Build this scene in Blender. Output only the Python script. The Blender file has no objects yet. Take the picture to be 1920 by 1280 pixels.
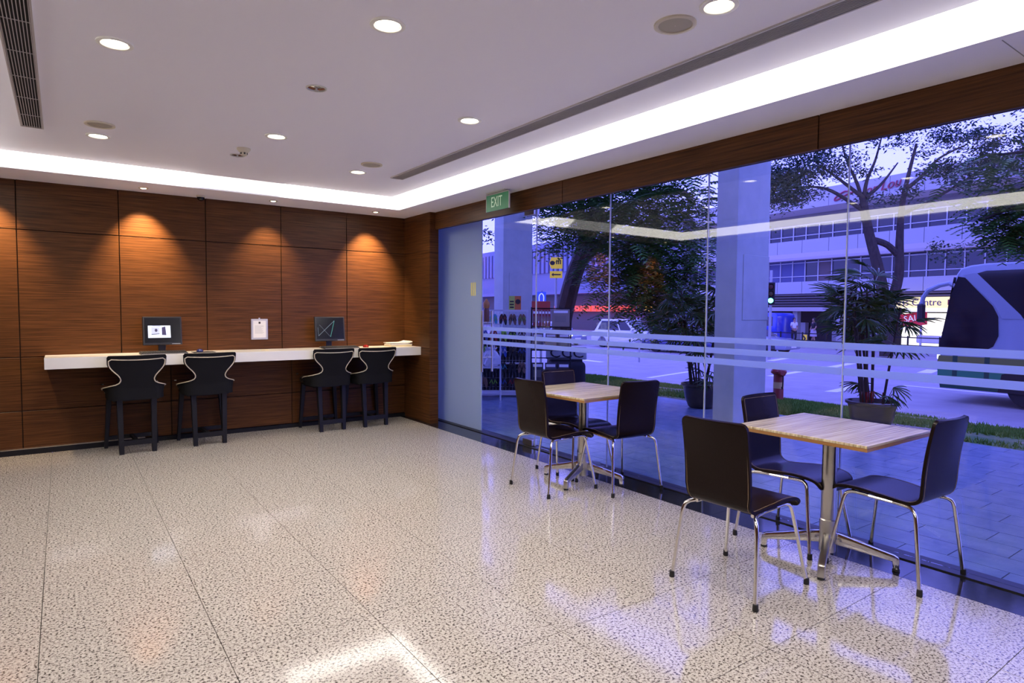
import bpy, bmesh, math, random
from mathutils import Vector, Matrix, Euler
R = math.radians
scene = bpy.context.scene
col = scene.collection
random.seed(7)

# ------------------------------------------------------------------ camera
FPX, YAW, PITCH, ROLL, CAMZ = 1171.6, 35.7546, -2.8033, 0.41436, 1.45
cam = bpy.data.cameras.new('camera'); cam.sensor_width = 36; cam.lens = FPX / 1920 * 36
cam.clip_start = 0.05; cam.clip_end = 300
cam_o = bpy.data.objects.new('camera', cam); col.objects.link(cam_o)
_y, _p, _r = R(YAW), R(PITCH), R(ROLL)
fw = Vector((math.sin(_y) * math.cos(_p), math.cos(_y) * math.cos(_p), math.sin(_p)))
rt = Vector((math.cos(_y), -math.sin(_y), 0)); up = rt.cross(fw)
r2 = rt * math.cos(_r) + up * math.sin(_r); u2 = -rt * math.sin(_r) + up * math.cos(_r)
m3 = Matrix((r2, u2, -fw)).transposed()
cam_o.matrix_world = Matrix.Translation((0, 0, CAMZ)) @ m3.to_4x4()
scene.camera = cam_o

# ------------------------------------------------------------------ dusk sky, exposure
w = bpy.data.worlds.new('dusk_sky'); scene.world = w; w.use_nodes = True
nt = w.node_tree; bg = nt.nodes['Background']
tc = nt.nodes.new('ShaderNodeTexCoord'); sx = nt.nodes.new('ShaderNodeSeparateXYZ')
rp = nt.nodes.new('ShaderNodeValToRGB')
nt.links.new(tc.outputs['Generated'], sx.inputs[0]); nt.links.new(sx.outputs['Z'], rp.inputs[0])
rp.color_ramp.elements[0].position = 0.0; rp.color_ramp.elements[0].color = (0.20, 0.205, 1.0, 1)
rp.color_ramp.elements[1].position = 0.9; rp.color_ramp.elements[1].color = (0.155, 0.165, 0.88, 1)
nt.links.new(rp.outputs[0], bg.inputs['Color']); bg.inputs['Strength'].default_value = 3.9
vs = scene.view_settings
vs.view_transform = 'Standard'; vs.look = 'None'; vs.gamma = 1; vs.use_curve_mapping = False; vs.exposure = 0.28
DLW = 68.0         # power of each downlight
COVE = 6.2          # radiance of the glowing panels added in the cove gap

# ------------------------------------------------------------------ helpers
def tag(o, label=None, cat=None, group=None, kind=None):
    if label: o['label'] = label
    if cat: o['category'] = cat
    if group: o['group'] = group
    if kind: o['kind'] = kind
    return o
def empty(name, loc=(0, 0, 0), rz=0.0, label=None, cat=None, group=None, kind=None):
    o = bpy.data.objects.new(name, None); col.objects.link(o); o.empty_display_size = 0.1
    o.location = loc; o.rotation_euler = (0, 0, rz)
    return tag(o, label, cat, group, kind)
def link(name, me, parent=None, loc=(0, 0, 0), rot=(0, 0, 0)):
    o = bpy.data.objects.new(name, me); col.objects.link(o)
    o.location = loc; o.rotation_euler = rot; o.parent = parent
    return o
def copy_tree(o, parent=None):
    c = o.copy(); col.objects.link(c); c.parent = parent
    for ch in list(o.children): copy_tree(ch, c)
    return c

class MB:
    def __init__(s): s.v = []; s.f = []
    def add(s, vs, fs):
        n = len(s.v); s.v += [tuple(x) for x in vs]; s.f += [tuple(i + n for i in f) for f in fs]; return s
    def box(s, x0, x1, y0, y1, z0, z1, m=None):
        vs = [(x, y, z) for z in (z0, z1) for y in (y0, y1) for x in (x0, x1)]
        if m is not None: vs = [m @ Vector(q) for q in vs]
        return s.add(vs, [(0, 2, 3, 1), (4, 5, 7, 6), (0, 1, 5, 4), (2, 6, 7, 3), (0, 4, 6, 2), (1, 3, 7, 5)])
    def quad(s, *p): return s.add(p, [tuple(range(len(p)))])
    def prism(s, poly, h0, h1, ax='z', m=None):
        def mk(a, b, h):
            return {'z': (a, b, h), 'y': (a, h, b), 'x': (h, a, b)}[ax]
        n = len(poly)
        vs = [mk(a, b, h0) for a, b in poly] + [mk(a, b, h1) for a, b in poly]
        if m is not None: vs = [m @ Vector(q) for q in vs]
        fs = [tuple(range(n - 1, -1, -1)), tuple(range(n, 2 * n))] + [(i, (i + 1) % n, n + (i + 1) % n, n + i) for i in range(n)]
        return s.add(vs, fs)
    def lathe(s, prof, seg=24, c=(0, 0, 0), m=None, cap=True):
        vs = []
        for r, z in prof:
            for k in range(seg):
                a = 2 * math.pi * k / seg; vs.append((c[0] + r * math.cos(a), c[1] + r * math.sin(a), c[2] + z))
        if m is not None: vs = [m @ Vector(q) for q in vs]
        fs = []
        for i in range(len(prof) - 1):
            for k in range(seg):
                fs.append((i * seg + k, i * seg + (k + 1) % seg, (i + 1) * seg + (k + 1) % seg, (i + 1) * seg + k))
        if cap:
            fs.append(tuple(range(seg - 1, -1, -1))); fs.append(tuple((len(prof) - 1) * seg + k for k in range(seg)))
        return s.add(vs, fs)
    def tube(s, pts, r, seg=8, cap=True):
        P = [Vector(p) for p in pts]; n = len(P)
        rr = r if isinstance(r, (list, tuple)) else [r] * n
        prev = None; vs = []
        for i in range(n):
            t = (P[min(i + 1, n - 1)] - P[max(i - 1, 0)]).normalized()
            if prev is None:
                a = Vector((0, 0, 1)) if abs(t.z) < 0.9 else Vector((1, 0, 0)); nx = t.cross(a).normalized()
            else:
                nx = (prev - t * prev.dot(t))
                nx = nx.normalized() if nx.length > 1e-6 else t.orthogonal().normalized()
            prev = nx; ny = t.cross(nx)
            for k in range(seg):
                a = 2 * math.pi * k / seg
                vs.append(P[i] + (nx * math.cos(a) + ny * math.sin(a)) * rr[i])
        fs = [(i * seg + k, i * seg + (k + 1) % seg, (i + 1) * seg + (k + 1) % seg, (i + 1) * seg + k) for i in range(n - 1) for k in range(seg)]
        if cap: fs += [tuple(range(seg - 1, -1, -1)), tuple((n - 1) * seg + k for k in range(seg))]
        return s.add(vs, fs)
    def mesh(s, name, mat, smooth=False, bevel=0.0, bseg=2):
        me = bpy.data.meshes.new(name); me.from_pydata(s.v, [], s.f)
        bm = bmesh.new(); bm.from_mesh(me)
        bmesh.ops.recalc_face_normals(bm, faces=bm.faces[:])
        if bevel > 0:
            ed = [e for e in bm.edges if len(e.link_faces) == 2 and e.calc_face_angle(0) > R(30)]
            bmesh.ops.bevel(bm, geom=ed, offset=bevel, segments=bseg, affect='EDGES', profile=0.5, clamp_overlap=True)
        if smooth:
            for f in bm.faces: f.smooth = True
            for e in bm.edges:
                if len(e.link_faces) == 2 and e.calc_face_angle(0) > R(38): e.smooth = False
        bm.to_mesh(me); bm.free()
        if mat: me.materials.append(mat)
        return me
    def build(s, name, mat, parent=None, smooth=False, bevel=0.0, bseg=2, loc=(0, 0, 0), rot=(0, 0, 0)):
        return link(name, s.mesh(name, mat, smooth, bevel, bseg), parent, loc, rot)

def bez(pts, n=8):
    """Catmull-Rom through points"""
    P = [Vector(p) for p in pts]; out = []
    for i in range(len(P) - 1):
        p0, p1, p2, p3 = P[max(i - 1, 0)], P[i], P[i + 1], P[min(i + 2, len(P) - 1)]
        for k in range(n):
            t = k / n
            out.append(0.5 * ((2 * p1) + (-p0 + p2) * t + (2 * p0 - 5 * p1 + 4 * p2 - p3) * t * t + (-p0 + 3 * p1 - 3 * p2 + p3) * t ** 3))
    out.append(P[-1]); return out

def text(name, body, size, mat, parent=None, loc=(0, 0, 0), rot=(0, 0, 0), ext=0.002, sx=1.0, align='CENTER', shear=0.0):
    c = bpy.data.curves.new(name, 'FONT'); c.body = body; c.size = size; c.extrude = ext; c.align_x = align; c.align_y = 'CENTER'
    c.resolution_u = 3; c.shear = shear
    t = bpy.data.objects.new(name, c); col.objects.link(t)
    dg = bpy.context.evaluated_depsgraph_get()
    me = bpy.data.meshes.new_from_object(t.evaluated_get(dg)); me.name = name
    bpy.data.objects.remove(t)
    for q in me.vertices: q.co.x *= sx
    me.materials.clear(); me.materials.append(mat)
    return link(name, me, parent, loc, rot)

# ------------------------------------------------------------------ materials
MATS = {}
def mat(name, c=(.5, .5, .5), rough=.5, metal=0., spec=.5, coat=0., crough=.05, emit=None, es=0., sheen=0.):
    m = bpy.data.materials.new(name); m.use_nodes = True
    b = m.node_tree.nodes['Principled BSDF']; I = b.inputs
    I['Base Color'].default_value = (*c, 1); I['Roughness'].default_value = rough; I['Metallic'].default_value = metal
    I['Specular IOR Level'].default_value = spec; I['Coat Weight'].default_value = coat; I['Coat Roughness'].default_value = crough
    if emit: I['Emission Color'].default_value = (*emit, 1); I['Emission Strength'].default_value = es
    MATS[name] = m; return m
def nodes(m): return m.node_tree.nodes, m.node_tree.links, m.node_tree.nodes['Principled BSDF']
def ramp(N, stops):
    r = N.new('ShaderNodeValToRGB'); e = r.color_ramp.elements
    while len(e) < len(stops): e.new(0.5)
    for q, (p, c) in zip(e, stops): q.position = p; q.color = (*c, 1)
    return r
def posmap(m, scale, obj=False):
    N, L, b = nodes(m)
    if obj: src = N.new('ShaderNodeTexCoord').outputs['Object']
    else: src = N.new('ShaderNodeNewGeometry').outputs['Position']
    mp = N.new('ShaderNodeMapping'); mp.inputs['Scale'].default_value = scale
    L.new(src, mp.inputs['Vector']); return mp.outputs[0]
def noise_col(m, scale, stops, nscale=1.0, detail=4, rough=.6, obj=False, bump=0., bdist=.01):
    N, L, b = nodes(m); v = posmap(m, scale, obj)
    t = N.new('ShaderNodeTexNoise'); t.inputs['Scale'].default_value = nscale; t.inputs['Detail'].default_value = detail; t.inputs['Roughness'].default_value = rough
    L.new(v, t.inputs['Vector']); r = ramp(N, stops); L.new(t.outputs['Fac'], r.inputs[0]); L.new(r.outputs[0], b.inputs['Base Color'])
    if bump:
        bp = N.new('ShaderNodeBump'); bp.inputs['Strength'].default_value = bump; bp.inputs['Distance'].default_value = bdist
        L.new(t.outputs['Fac'], bp.inputs['Height']); L.new(bp.outputs[0], b.inputs['Normal'])
    return m

# speckled pale granite
granite = mat('pale_granite', rough=.085, spec=.42)
N, L, b = nodes(granite); v = posmap(granite, (1, 1, 1))
n1 = N.new('ShaderNodeTexNoise'); n1.inputs['Scale'].default_value = 88; n1.inputs['Detail'].default_value = 3; n1.inputs['Roughness'].default_value = .65
n2 = N.new('ShaderNodeTexNoise'); n2.inputs['Scale'].default_value = 7; n2.inputs['Detail'].default_value = 2
n3 = N.new('ShaderNodeTexVoronoi'); n3.inputs['Scale'].default_value = 130
for q in (n1, n2, n3): L.new(v, q.inputs['Vector'])
r1 = ramp(N, [(.375, (.05, .042, .037)), (.43, (.19, .16, .14)), (.468, (.47, .43, .38)), (.7, (.62, .58, .525))])
L.new(n1.outputs['Fac'], r1.inputs[0])
r3 = ramp(N, [(0, (.78, .78, .78)), (1, (1.0, 1.0, 1.0))]); L.new(n3.outputs['Color'], r3.inputs[0])
mx = N.new('ShaderNodeMix'); mx.data_type = 'RGBA'; mx.blend_type = 'MULTIPLY'; mx.inputs['Factor'].default_value = .8
L.new(r1.outputs[0], mx.inputs['A']); L.new(r3.outputs[0], mx.inputs['B']); L.new(mx.outputs['Result'], b.inputs['Base Color'])
blackgranite = noise_col(mat('black_granite', rough=.10, spec=.5), (1, 1, 1), [(.45, (.012, .012, .014)), (.72, (.035, .035, .04))], 40)

def wood(name, scale, c0, c1, rough=.33, obj=False, coat=.25):
    m = mat(name, rough=rough, spec=.5 if obj else .15, coat=coat, crough=.22)
    N, L, b = nodes(m); v = posmap(m, scale, obj)
    t = N.new('ShaderNodeTexNoise'); t.inputs['Scale'].default_value = 1; t.inputs['Detail'].default_value = 5; t.inputs['Roughness'].default_value = .6
    L.new(v, t.inputs['Vector']); r = ramp(N, [(.3, c0), (.7, c1)]); L.new(t.outputs['Fac'], r.inputs[0]); L.new(r.outputs[0], b.inputs['Base Color'])
    return m
WOOD = wood('brown_veneer', (2.2, 2.2, 95), (.036, .0135, .0050), (.135, .052, .0165), rough=.4, coat=.04)
WOODT = wood('zebrano_top', (1.6, 75, 4), (.30, .21, .105), (.90, .78, .54), rough=.22, obj=True, coat=.4)
WEDGE = wood('table_edge_wood', (3, 3, 60), (.30, .14, .045), (.42, .22, .08), obj=True)
CEIL = mat('ceiling_paint', (.86, .85, .95), .9, spec=.1)
WHITEP = mat('white_paint', (.78, .77, .75), .6)
WALLP = mat('plain_wall_paint', (.45, .36, .30), .7)
COUNTER = mat('white_laminate', (.78, .76, .72), .28, coat=.2)
CHROME = mat('chrome', (.82, .80, .77), .10, 1.)
STEEL = mat('brushed_steel', (.62, .60, .56), .28, 1.)
BLACKM = mat('black_wood', (.006, .006, .009), .5, spec=.3)
RUBBER = mat('black_rubber', (.012, .012, .012), .6)
BLEATH = noise_col(mat('black_leather', rough=.34, spec=.45), (1, 1, 1), [(.3, (.010, .008, .008)), (.7, (.018, .014, .013))], 160, bump=.15, bdist=.002)
BFABRIC = mat('black_velvet', (.006, .006, .008), .85, spec=.2)
CHLEATH = noise_col(mat('dark_brown_leather', rough=.25, spec=.12), (1, 1, 1), [(.3, (.009, .0048, .0045)), (.7, (.015, .008, .0075))], 220, bump=.12, bdist=.001)
STITCH = mat('tan_stitching', (.42, .30, .18), .8)
PIPING = mat('beige_piping', (.55, .47, .36), .6)
PLASTB = mat('black_plastic', (.018, .018, .022), .42)
PLASTG = mat('grey_plastic', (.25, .24, .24), .45)
SILV = mat('silver_plastic', (.55, .55, .56), .35, .6)
BLUEP = mat('blue_gloss_plastic', (.02, .03, .14), .15)
REDP = mat('red_gloss_plastic', (.25, .015, .012), .15)
PAPER = mat('white_paper', (.82, .81, .78), .85)
CREAMP = mat('cream_paper', (.80, .70, .45), .85)
INK = mat('black_ink', (.02, .02, .02), .7)
GREYINK = mat('grey_ink', (.35, .35, .37), .7)
GREENS = mat('exit_green', (.012, .22, .085), .4, emit=(.01, .22, .08), es=.1)
GREENT = mat('exit_white', (.62, .85, .66), .5, emit=(.6, .9, .65), es=.15)
LAMP = mat('lamp_glow', (.9, .88, .8), .5, emit=(1., .90, .62), es=9.)
LAMPR = mat('lamp_reflector', (.80, .78, .70), .25, .5)
COVEM = mat('cove_glow', (.9, .9, .9), .6, emit=(1., .94, .86), es=COVE)
COVED = mat('cove_glow_dim', (.9, .9, .9), .6, emit=(1., .95, .92), es=COVE * .2)
BEIGEP = mat('beige_speaker_mesh', (.42, .39, .33), .8)
BEIGER = mat('beige_plastic', (.58, .53, .44), .5)
DARKIN = mat('dark_void', (.01, .01, .012), .9)
GRILLE = mat('grille_aluminium', (.46, .43, .45), .5, .2)
SCR = mat('dark_screen', (.010, .011, .016), .14)
SCRW = mat('lit_picture', (.2, .2, .2), .5, emit=(.70, .78, 1.), es=1.1)
SCRL = mat('lit_picture_shade', (.2, .2, .2), .5, emit=(.42, .46, .72), es=1.)
SCRD = mat('lit_picture_dark', (.02, .02, .03), .5, emit=(.04, .03, .10), es=1.)
LINE1 = mat('screen_line_green', (0, 0, 0), .5, emit=(.10, .45, .38), es=1.)
LINE2 = mat('screen_line_grey', (0, 0, 0), .5, emit=(.22, .28, .34), es=1.)

def thin_glass(name, tint):
    m = bpy.data.materials.new(name); m.use_nodes = True; N = m.node_tree.nodes; L = m.node_tree.links
    N.remove(N['Principled BSDF']); out = N['Material Output']
    tr = N.new('ShaderNodeBsdfTransparent'); tr.inputs[0].default_value = (*tint, 1)
    gl = N.new('ShaderNodeBsdfGlossy'); gl.inputs['Roughness'].default_value = 0.0
    ge = N.new('ShaderNodeNewGeometry'); dt = N.new('ShaderNodeVectorMath'); dt.operation = 'DOT_PRODUCT'
    L.new(ge.outputs['Incoming'], dt.inputs[0]); L.new(ge.outputs['Normal'], dt.inputs[1])
    ab = N.new('ShaderNodeMath'); ab.operation = 'ABSOLUTE'; L.new(dt.outputs['Value'], ab.inputs[0])
    sb = N.new('ShaderNodeMath'); sb.operation = 'SUBTRACT'; sb.inputs[0].default_value = 1; L.new(ab.outputs[0], sb.inputs[1])
    pw = N.new('ShaderNodeMath'); pw.operation = 'POWER'; pw.inputs[1].default_value = 5; L.new(sb.outputs[0], pw.inputs[0])
    ma = N.new('ShaderNodeMath'); ma.operation = 'MULTIPLY_ADD'; ma.inputs[1].default_value = .95; ma.inputs[2].default_value = .042; L.new(pw.outputs[0], ma.inputs[0])
    mix = N.new('ShaderNodeMixShader'); L.new(ma.outputs[0], mix.inputs[0]); L.new(tr.outputs[0], mix.inputs[1]); L.new(gl.outputs[0], mix.inputs[2])
    L.new(mix.outputs[0], out.inputs['Surface']); return m
GLASS = thin_glass('clear_glass', (.95, .97, .97))
EDGEG = mat('glass_edge_silicone', (.42, .46, .52), .35)
def frosted(name, clear, c=(.72, .80, .86), df_=.30):
    m = bpy.data.materials.new(name); m.use_nodes = True; N = m.node_tree.nodes; L = m.node_tree.links
    N.remove(N['Principled BSDF']); out = N['Material Output']
    tl = N.new('ShaderNodeBsdfTranslucent'); tl.inputs[0].default_value = (*c, 1)
    df = N.new('ShaderNodeBsdfDiffuse'); df.inputs[0].default_value = (*c, 1)
    tr = N.new('ShaderNodeBsdfTransparent'); m1 = N.new('ShaderNodeMixShader'); m1.inputs[0].default_value = df_
    L.new(tl.outputs[0], m1.inputs[1]); L.new(df.outputs[0], m1.inputs[2])
    m2 = N.new('ShaderNodeMixShader'); m2.inputs[0].default_value = clear; L.new(m1.outputs[0], m2.inputs[1]); L.new(tr.outputs[0], m2.inputs[2])
    L.new(m2.outputs[0], out.inputs['Surface']); return m
FROST = frosted('frosted_glass', .05, (.48, .58, .66), .5)
FILM = frosted('frosted_film', .12, (.60, .70, .90), .25)

# ================================================================== ROOM SHELL
XL, XG, YB, YF = -1.20, 4.07, 7.787, -3.0      # left wall, glass, back wall, wall behind the camera
ZS, ZC = 2.685, 2.80                            # soffit and centre ceiling heights
# ---- floor of separate granite tiles on a dark bed
floor = MB().box(XL, XG + .06, YF, YB, -.12, -.012).build('floor', mat('grout_bed', (.10, .09, .08), .9))
tag(floor, 'pale speckled granite tile floor with a black granite border', 'floor', kind='structure')
cache = {}
def tile(x0, x1, y0, y1, m, name, parent, z0=-.012, z1=0.0, gap=.0016):
    k = (round(x1 - x0, 3), round(y1 - y0, 3), m.name, name)
    if k not in cache:
        a, c = (x1 - x0) / 2 - gap, (y1 - y0) / 2 - gap
        cache[k] = MB().box(-a, a, -c, c, z0, z1).mesh(name, m)
    return link(name, cache[k], parent, ((x0 + x1) / 2, (y0 + y1) / 2, 0))
xs = [XL] + [x for x in [-0.11 + .6385 * k for k in range(-2, 7)] if XL < x < 3.715] 
xs = [x for x in xs if x < 3.6] + [3.722]
ys = [YF] + [y for y in [1.478 + .632 * k for k in range(-8, 11)] if YF < y < YB - .02] + [YB]
for i in range(len(xs) - 1):
    for j in range(len(ys) - 1):
        tile(xs[i], xs[i + 1], ys[j], ys[j + 1], granite, 'tile', floor)
for j in range(len(ys) - 1):
    tile(3.722, XG + .05, ys[j], ys[j + 1], blackgranite, 'border_tile', floor, gap=.0012)

# ---- back wall of separate veneer panels
wb = MB().box(XL - .15, 4.3, YB, YB + .2, 0, 3.1).build('wall_back', mat('panel_backing', (.02, .012, .008), .9))
tag(wb, 'brown wood veneer panelled back wall behind the white counter', 'wall', kind='structure')
def wpanel(x0, x1, z0, z1):
    MB().box(x0 + .004, x1 - .004, YB - .018, YB + .001, z0 + .004, z1 - .004).build('wood_panel', WOOD, wb, bevel=.0015, bseg=1)
vx = [XL, -.34, .504, 1.334, 2.159, 2.975, 3.80]
for i in range(6):
    wpanel(vx[i], vx[i + 1], 2.207, ZS + .02); wpanel(vx[i], vx[i + 1], .96, 2.207)
lx = [XL, -.34, .96, 2.27, 3.80]
for i in range(4):
    wpanel(lx[i], lx[i + 1], .43, .96); wpanel(lx[i], lx[i + 1], .05, .43)
bb = MB().box(XL, .70, YB - .055, YB - .018, 0.0, .055).build('baseboard_back', BLACKM); tag(bb, 'dark skirting board along the foot of the panelled wall', 'skirting', kind='structure')
MB().box(XL, .70, YB - .056, YB - .018, .055, .062).build('metal_capping', STEEL, bb)
MB().box(.70, 3.79, YB - .03, YB - .018, 0.0, .045).build('recessed_skirting', BLACKM, bb)

# ---- right wall: pier, fascia, pocket
wr = MB().box(3.795, 3.905, 7.055, YB, 0, ZS + .05).build('wall_right', mat('pier_core', (.03, .015, .01), .8))
tag(wr, 'brown wood veneer pier ending the glazed wall beside the frosted door', 'wall', kind='structure')
for z0, z1 in ((0, .96), (.96, 2.207), (2.207, ZS + .02)):
    MB().box(3.786, 3.797, 7.052, YB - .02, z0 + .003, z1 - .003).build('wood_panel', WOOD, wr, bevel=.001, bseg=1)
MB().box(3.790, 3.909, 7.046, 7.056, 0, ZS + .02).build('wood_panel', WOOD, wr)
MB().box(3.93, 4.2, 7.40, YB + 3.5, 0, 3.1).build('outer_wall', WHITEP, wr)
fa = MB().box(3.885, 3.945, YF, 7.44, 2.482, ZS + .03).build('trim_1', mat('fascia_core', (.03, .015, .01), .8))
tag(fa, 'brown wood veneer fascia running above the glass wall', 'fascia', kind='structure')
fy = [YF, -.36, 2.104, 4.566, 7.44]
for i in range(4):
    MB().box(3.862, 3.887, fy[i] + .004, fy[i + 1] - .004, 2.474, ZS + .02).build('wood_panel', WOOD, fa, bevel=.001, bseg=1)
tr2 = MB().box(4.03, 4.11, YF, 7.44, 2.66, 2.72).build('trim_2', STEEL); tag(tr2, 'metal head channel holding the glass panes above the fascia edge', 'channel', kind='structure')
wl = MB().box(XL - .15, XL, YF, YB, 0, 3.1).build('wall_left', WOOD); tag(wl, 'brown wood veneer wall on the left side of the room', 'wall', kind='structure')
wf = MB().box(XL - .15, 4.2, YF - .15, YF, 0, 3.1).build('wall_front', WOOD); tag(wf, 'brown wood veneer wall behind the viewer', 'wall', kind='structure')
we = MB().box(4.03, 4.15, YF, -1.21, 0, 3.1).build('wall_right_end', WALLP); tag(we, 'plain wall ending the glazing behind the viewer', 'wall', kind='structure')

# ---- ceiling: raised centre panel, cove gap, perimeter soffit
CX0, CX1, CY0, CY1 = -.45, 3.24, -2.3, 6.98
GAP = .18
ce = MB().box(XL - .15, 4.3, YF - .15, YB + .2, 3.1, 3.25).build('ceiling', CEIL); tag(ce, 'lilac white plaster ceiling with a raised centre panel and soffits', 'ceiling', kind='structure')
MB().box(CX0, CX1, CY0, CY1, ZC, ZC + .05).build('centre_panel', CEIL, ce)
sf = MB()
sf.box(XL, 4.2, CY1 + GAP, YB, ZS, 3.1)
sf.build('soffit', CEIL, ce)
MB().box(CX1 + GAP, 4.25, YF, CY1 + GAP, ZS, 3.1).build('soffit', CEIL, ce)
MB().box(XL, CX0 - GAP, YF, CY1 + GAP, ZS, 3.1).build('soffit', CEIL, ce)
MB().box(CX0 - GAP, CX1 + GAP, YF, CY0 - GAP, ZS, 3.1).build('soffit', CEIL, ce)
MB().box(3.47, 3.80, 1.051, 1.055, ZS - .0015, ZS + .002).build('hatch_joint', GREYINK, ce)
def cove(nm, label, segs):
    t = empty('cove_light', segs[0][0][0], 0, label, 'cove light', 'cove lights')
    o = Vector(segs[0][0][0])
    for (a, b, c, d), m in segs:
        n = (Vector(b) - Vector(a)).cross(Vector(d) - Vector(a)).normalized() * .012
        if n.z < 0: n = -n
        P = [Vector(q) - o for q in (a, b, c, d)]; P += [q + n for q in P]
        MB().add(P, [(0, 1, 2, 3), (7, 6, 5, 4), (0, 4, 5, 1), (1, 5, 6, 2), (2, 6, 7, 3), (3, 7, 4, 0)]).build('cove_glow_panel', m, t)  # slanted glowing panel added in place of hidden tubes lighting the soffit face
zi, zo = ZC + .004, ZS + .012
def bk(x0i, x1i, x0o, x1o): return ((x0i, CY1, zi), (x1i, CY1, zi), (x1o, CY1 + GAP, zo), (x0o, CY1 + GAP, zo))
cove('b', 'glowing white cove light strip above the panelled back wall', [(bk(CX0, 1.12, CX0 - GAP, 1.12), COVEM), (bk(1.12, 1.98, 1.12, 1.98), COVED), (bk(1.98, CX1, 1.98, CX1 + GAP), COVEM)])
def sd(xi, xo, y0i, y1i, y0o, y1o): return ((xi, y0i, zi), (xi, y1i, zi), (xo, y1o, zo), (xo, y0o, zo))
cove('r', 'glowing white cove light strip running above the glass wall', [(sd(CX1, CX1 + GAP, 2.4, CY1, 2.4, CY1 + GAP), COVEM), (sd(CX1, CX1 + GAP, CY0, 2.4, CY0 - GAP, 2.4), COVEM)])
cove('l', 'glowing white cove light strip on the left, mirrored in the glass', [(sd(CX0, CX0 - GAP, 2.4, CY1, 2.4, CY1 + GAP), COVEM), (sd(CX0, CX0 - GAP, CY0, 2.4, CY0 - GAP, 2.4), COVEM)])

# ---- glazing
def pane(n, y0, y1, label, door=False, mat_=GLASS, z0=.008, z1=2.66):
    nm = ('door_%d' if door else 'window_%d') % n
    o = MB().box(XG - .006, XG + .006, y0 + .003, y1 - .003, z0, z1).build(nm, mat_)
    tag(o, label, 'door' if door else 'window', kind='structure'); return o
seam = [6.262, 5.222, 4.137, 3.07, 2.009, .94, -.13, -1.2]
panes = [pane(1, 6.268, 7.395, 'frosted glass sliding panel beside the wood pier', True, FROST),
         pane(2, seam[1], seam[0], 'clear glass pivot door with long steel pull handle', True, z0=.012, z1=2.60)]
wl_ = ['clear glass pane just right of the glass door', 'clear glass pane behind the farther table', 'clear glass pane in front of the outdoor column',
       'clear glass pane behind the nearer table', 'clear glass pane beyond the right edge of view', 'clear glass pane beside the viewer']
for i in range(1, 7): panes.append(pane(i, seam[i + 1], seam[i], wl_[i - 1]))
for i, p in enumerate(panes[1:]):
    y0, y1 = seam[i + 1], seam[i]
    for z0, z1 in ((1.219, 1.262), (1.136, 1.180), (1.053, 1.100)):
        MB().box(XG - .0095, XG - .0065, y0 + .006, y1 - .006, z0, z1).build('frosted_stripe', FILM, p)
    if i: MB().box(XG - .007, XG + .007, y1 - .0055, y1 + .0005, .01, 2.66).build('edge_joint', EDGEG, p)
fd = panes[0]
MB().box(4.045, 4.095, 7.395, 7.42, 0, 2.66).build('door_frame', WHITEP, fd)
for k in range(3):
    MB().box(XG - .009, XG - .0065, 6.400 + .042 * k, 6.425 + .042 * k, 1.63, 1.79).build('yellow_bar', mat('pale_yellow_%d' % k, (.75, .70, .28), .6), fd)  # three upright pale yellow bars on the frosted pane
dr_ = panes[1]
MB().box(4.03, 4.11, 5.226, 5.39, 2.462, 2.55).build('patch_fitting', SILV, dr_, bevel=.004)
MB().box(4.03, 4.11, 5.226, 5.39, .012, .075).build('patch_fitting', STEEL, dr_, bevel=.004)
for sx_ in (-1, 1):
    h = MB().tube([(XG + sx_ * .07, 6.155, .73), (XG + sx_ * .07, 6.155, 1.45)], .014, 12).build('pull_handle', STEEL, dr_, smooth=True)
    for z in (.90, 1.31): MB().tube([(XG + sx_ * .07, 6.155, z), (XG + sx_ * .005, 6.155, z)], .009, 8).build('handle_stud', STEEL, h, smooth=True)
fr = MB().box(4.0, 4.14, -1.2, 7.4, -.01, .0075).build('trim_3', mat('floor_channel', (.03, .03, .035), .4, .5)); tag(fr, 'dark floor channel along the foot of the glass panes', 'channel', kind='structure')

# ================================================================== CEILING FITTINGS
def ring(mb, r0, r1, z0, z1, seg=32): return mb.lathe([(r0, z1), (r1, z1), (r1, z0 + .002), (r1 - .004, z0), (r0 + .003, z0), (r0, z0 + .003), (r0, z1)], seg, cap=False)
def downlight(x, y, label, r=.062):
    t = empty('downlight', (x, y, ZC), 0, label, 'light', 'recessed ceiling downlights')
    ring(MB(), r, r + .022, -.009, .002).build('trim_ring', WHITEP, t, smooth=True)
    MB().lathe([(r, -.002), (r * .93, .0005), (r * .90, .001)], 32, cap=False).build('reflector', LAMPR, t, smooth=True)
    MB().lathe([(r * .92, -.001), (r * .7, -.0045), (r * .3, -.006), (.002, -.0062)], 32, cap=False).build('lamp', LAMP, t, smooth=True)
    s = bpy.data.lights.new('downlight_beam', 'SPOT'); s.energy = DLW; s.color = (1., .90, .78); s.spot_size = R(150); s.spot_blend = .8; s.shadow_soft_size = .06
    so = bpy.data.objects.new('downlight_beam', s); col.objects.link(so); so.parent = t; so.location = (0, 0, -.02)
    return t
dl = [(.25, 3.835, 'lit downlight nearest the left air grille'), (1.284, 2.81, 'lit downlight at top centre of the ceiling'), (2.38, 1.763, 'lit downlight cut by the top edge beside the big speaker'),
      (.262, 5.941, 'lit downlight just below the left ceiling speaker'), (1.39, 5.10, 'lit downlight right of the smoke detector'), (2.381, 3.84, 'lit downlight halfway along the long right grille'),
      (2.386, 5.92, 'small far lit downlight beside the end of the right grille')]
for q in dl: downlight(*q)
for q in ((.25, .9, 'lit downlight overhead of the viewer, left'), (1.284, .2, 'lit downlight overhead of the viewer, middle'), (2.38, -.6, 'lit downlight overhead of the viewer, right')): downlight(*q)
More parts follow.
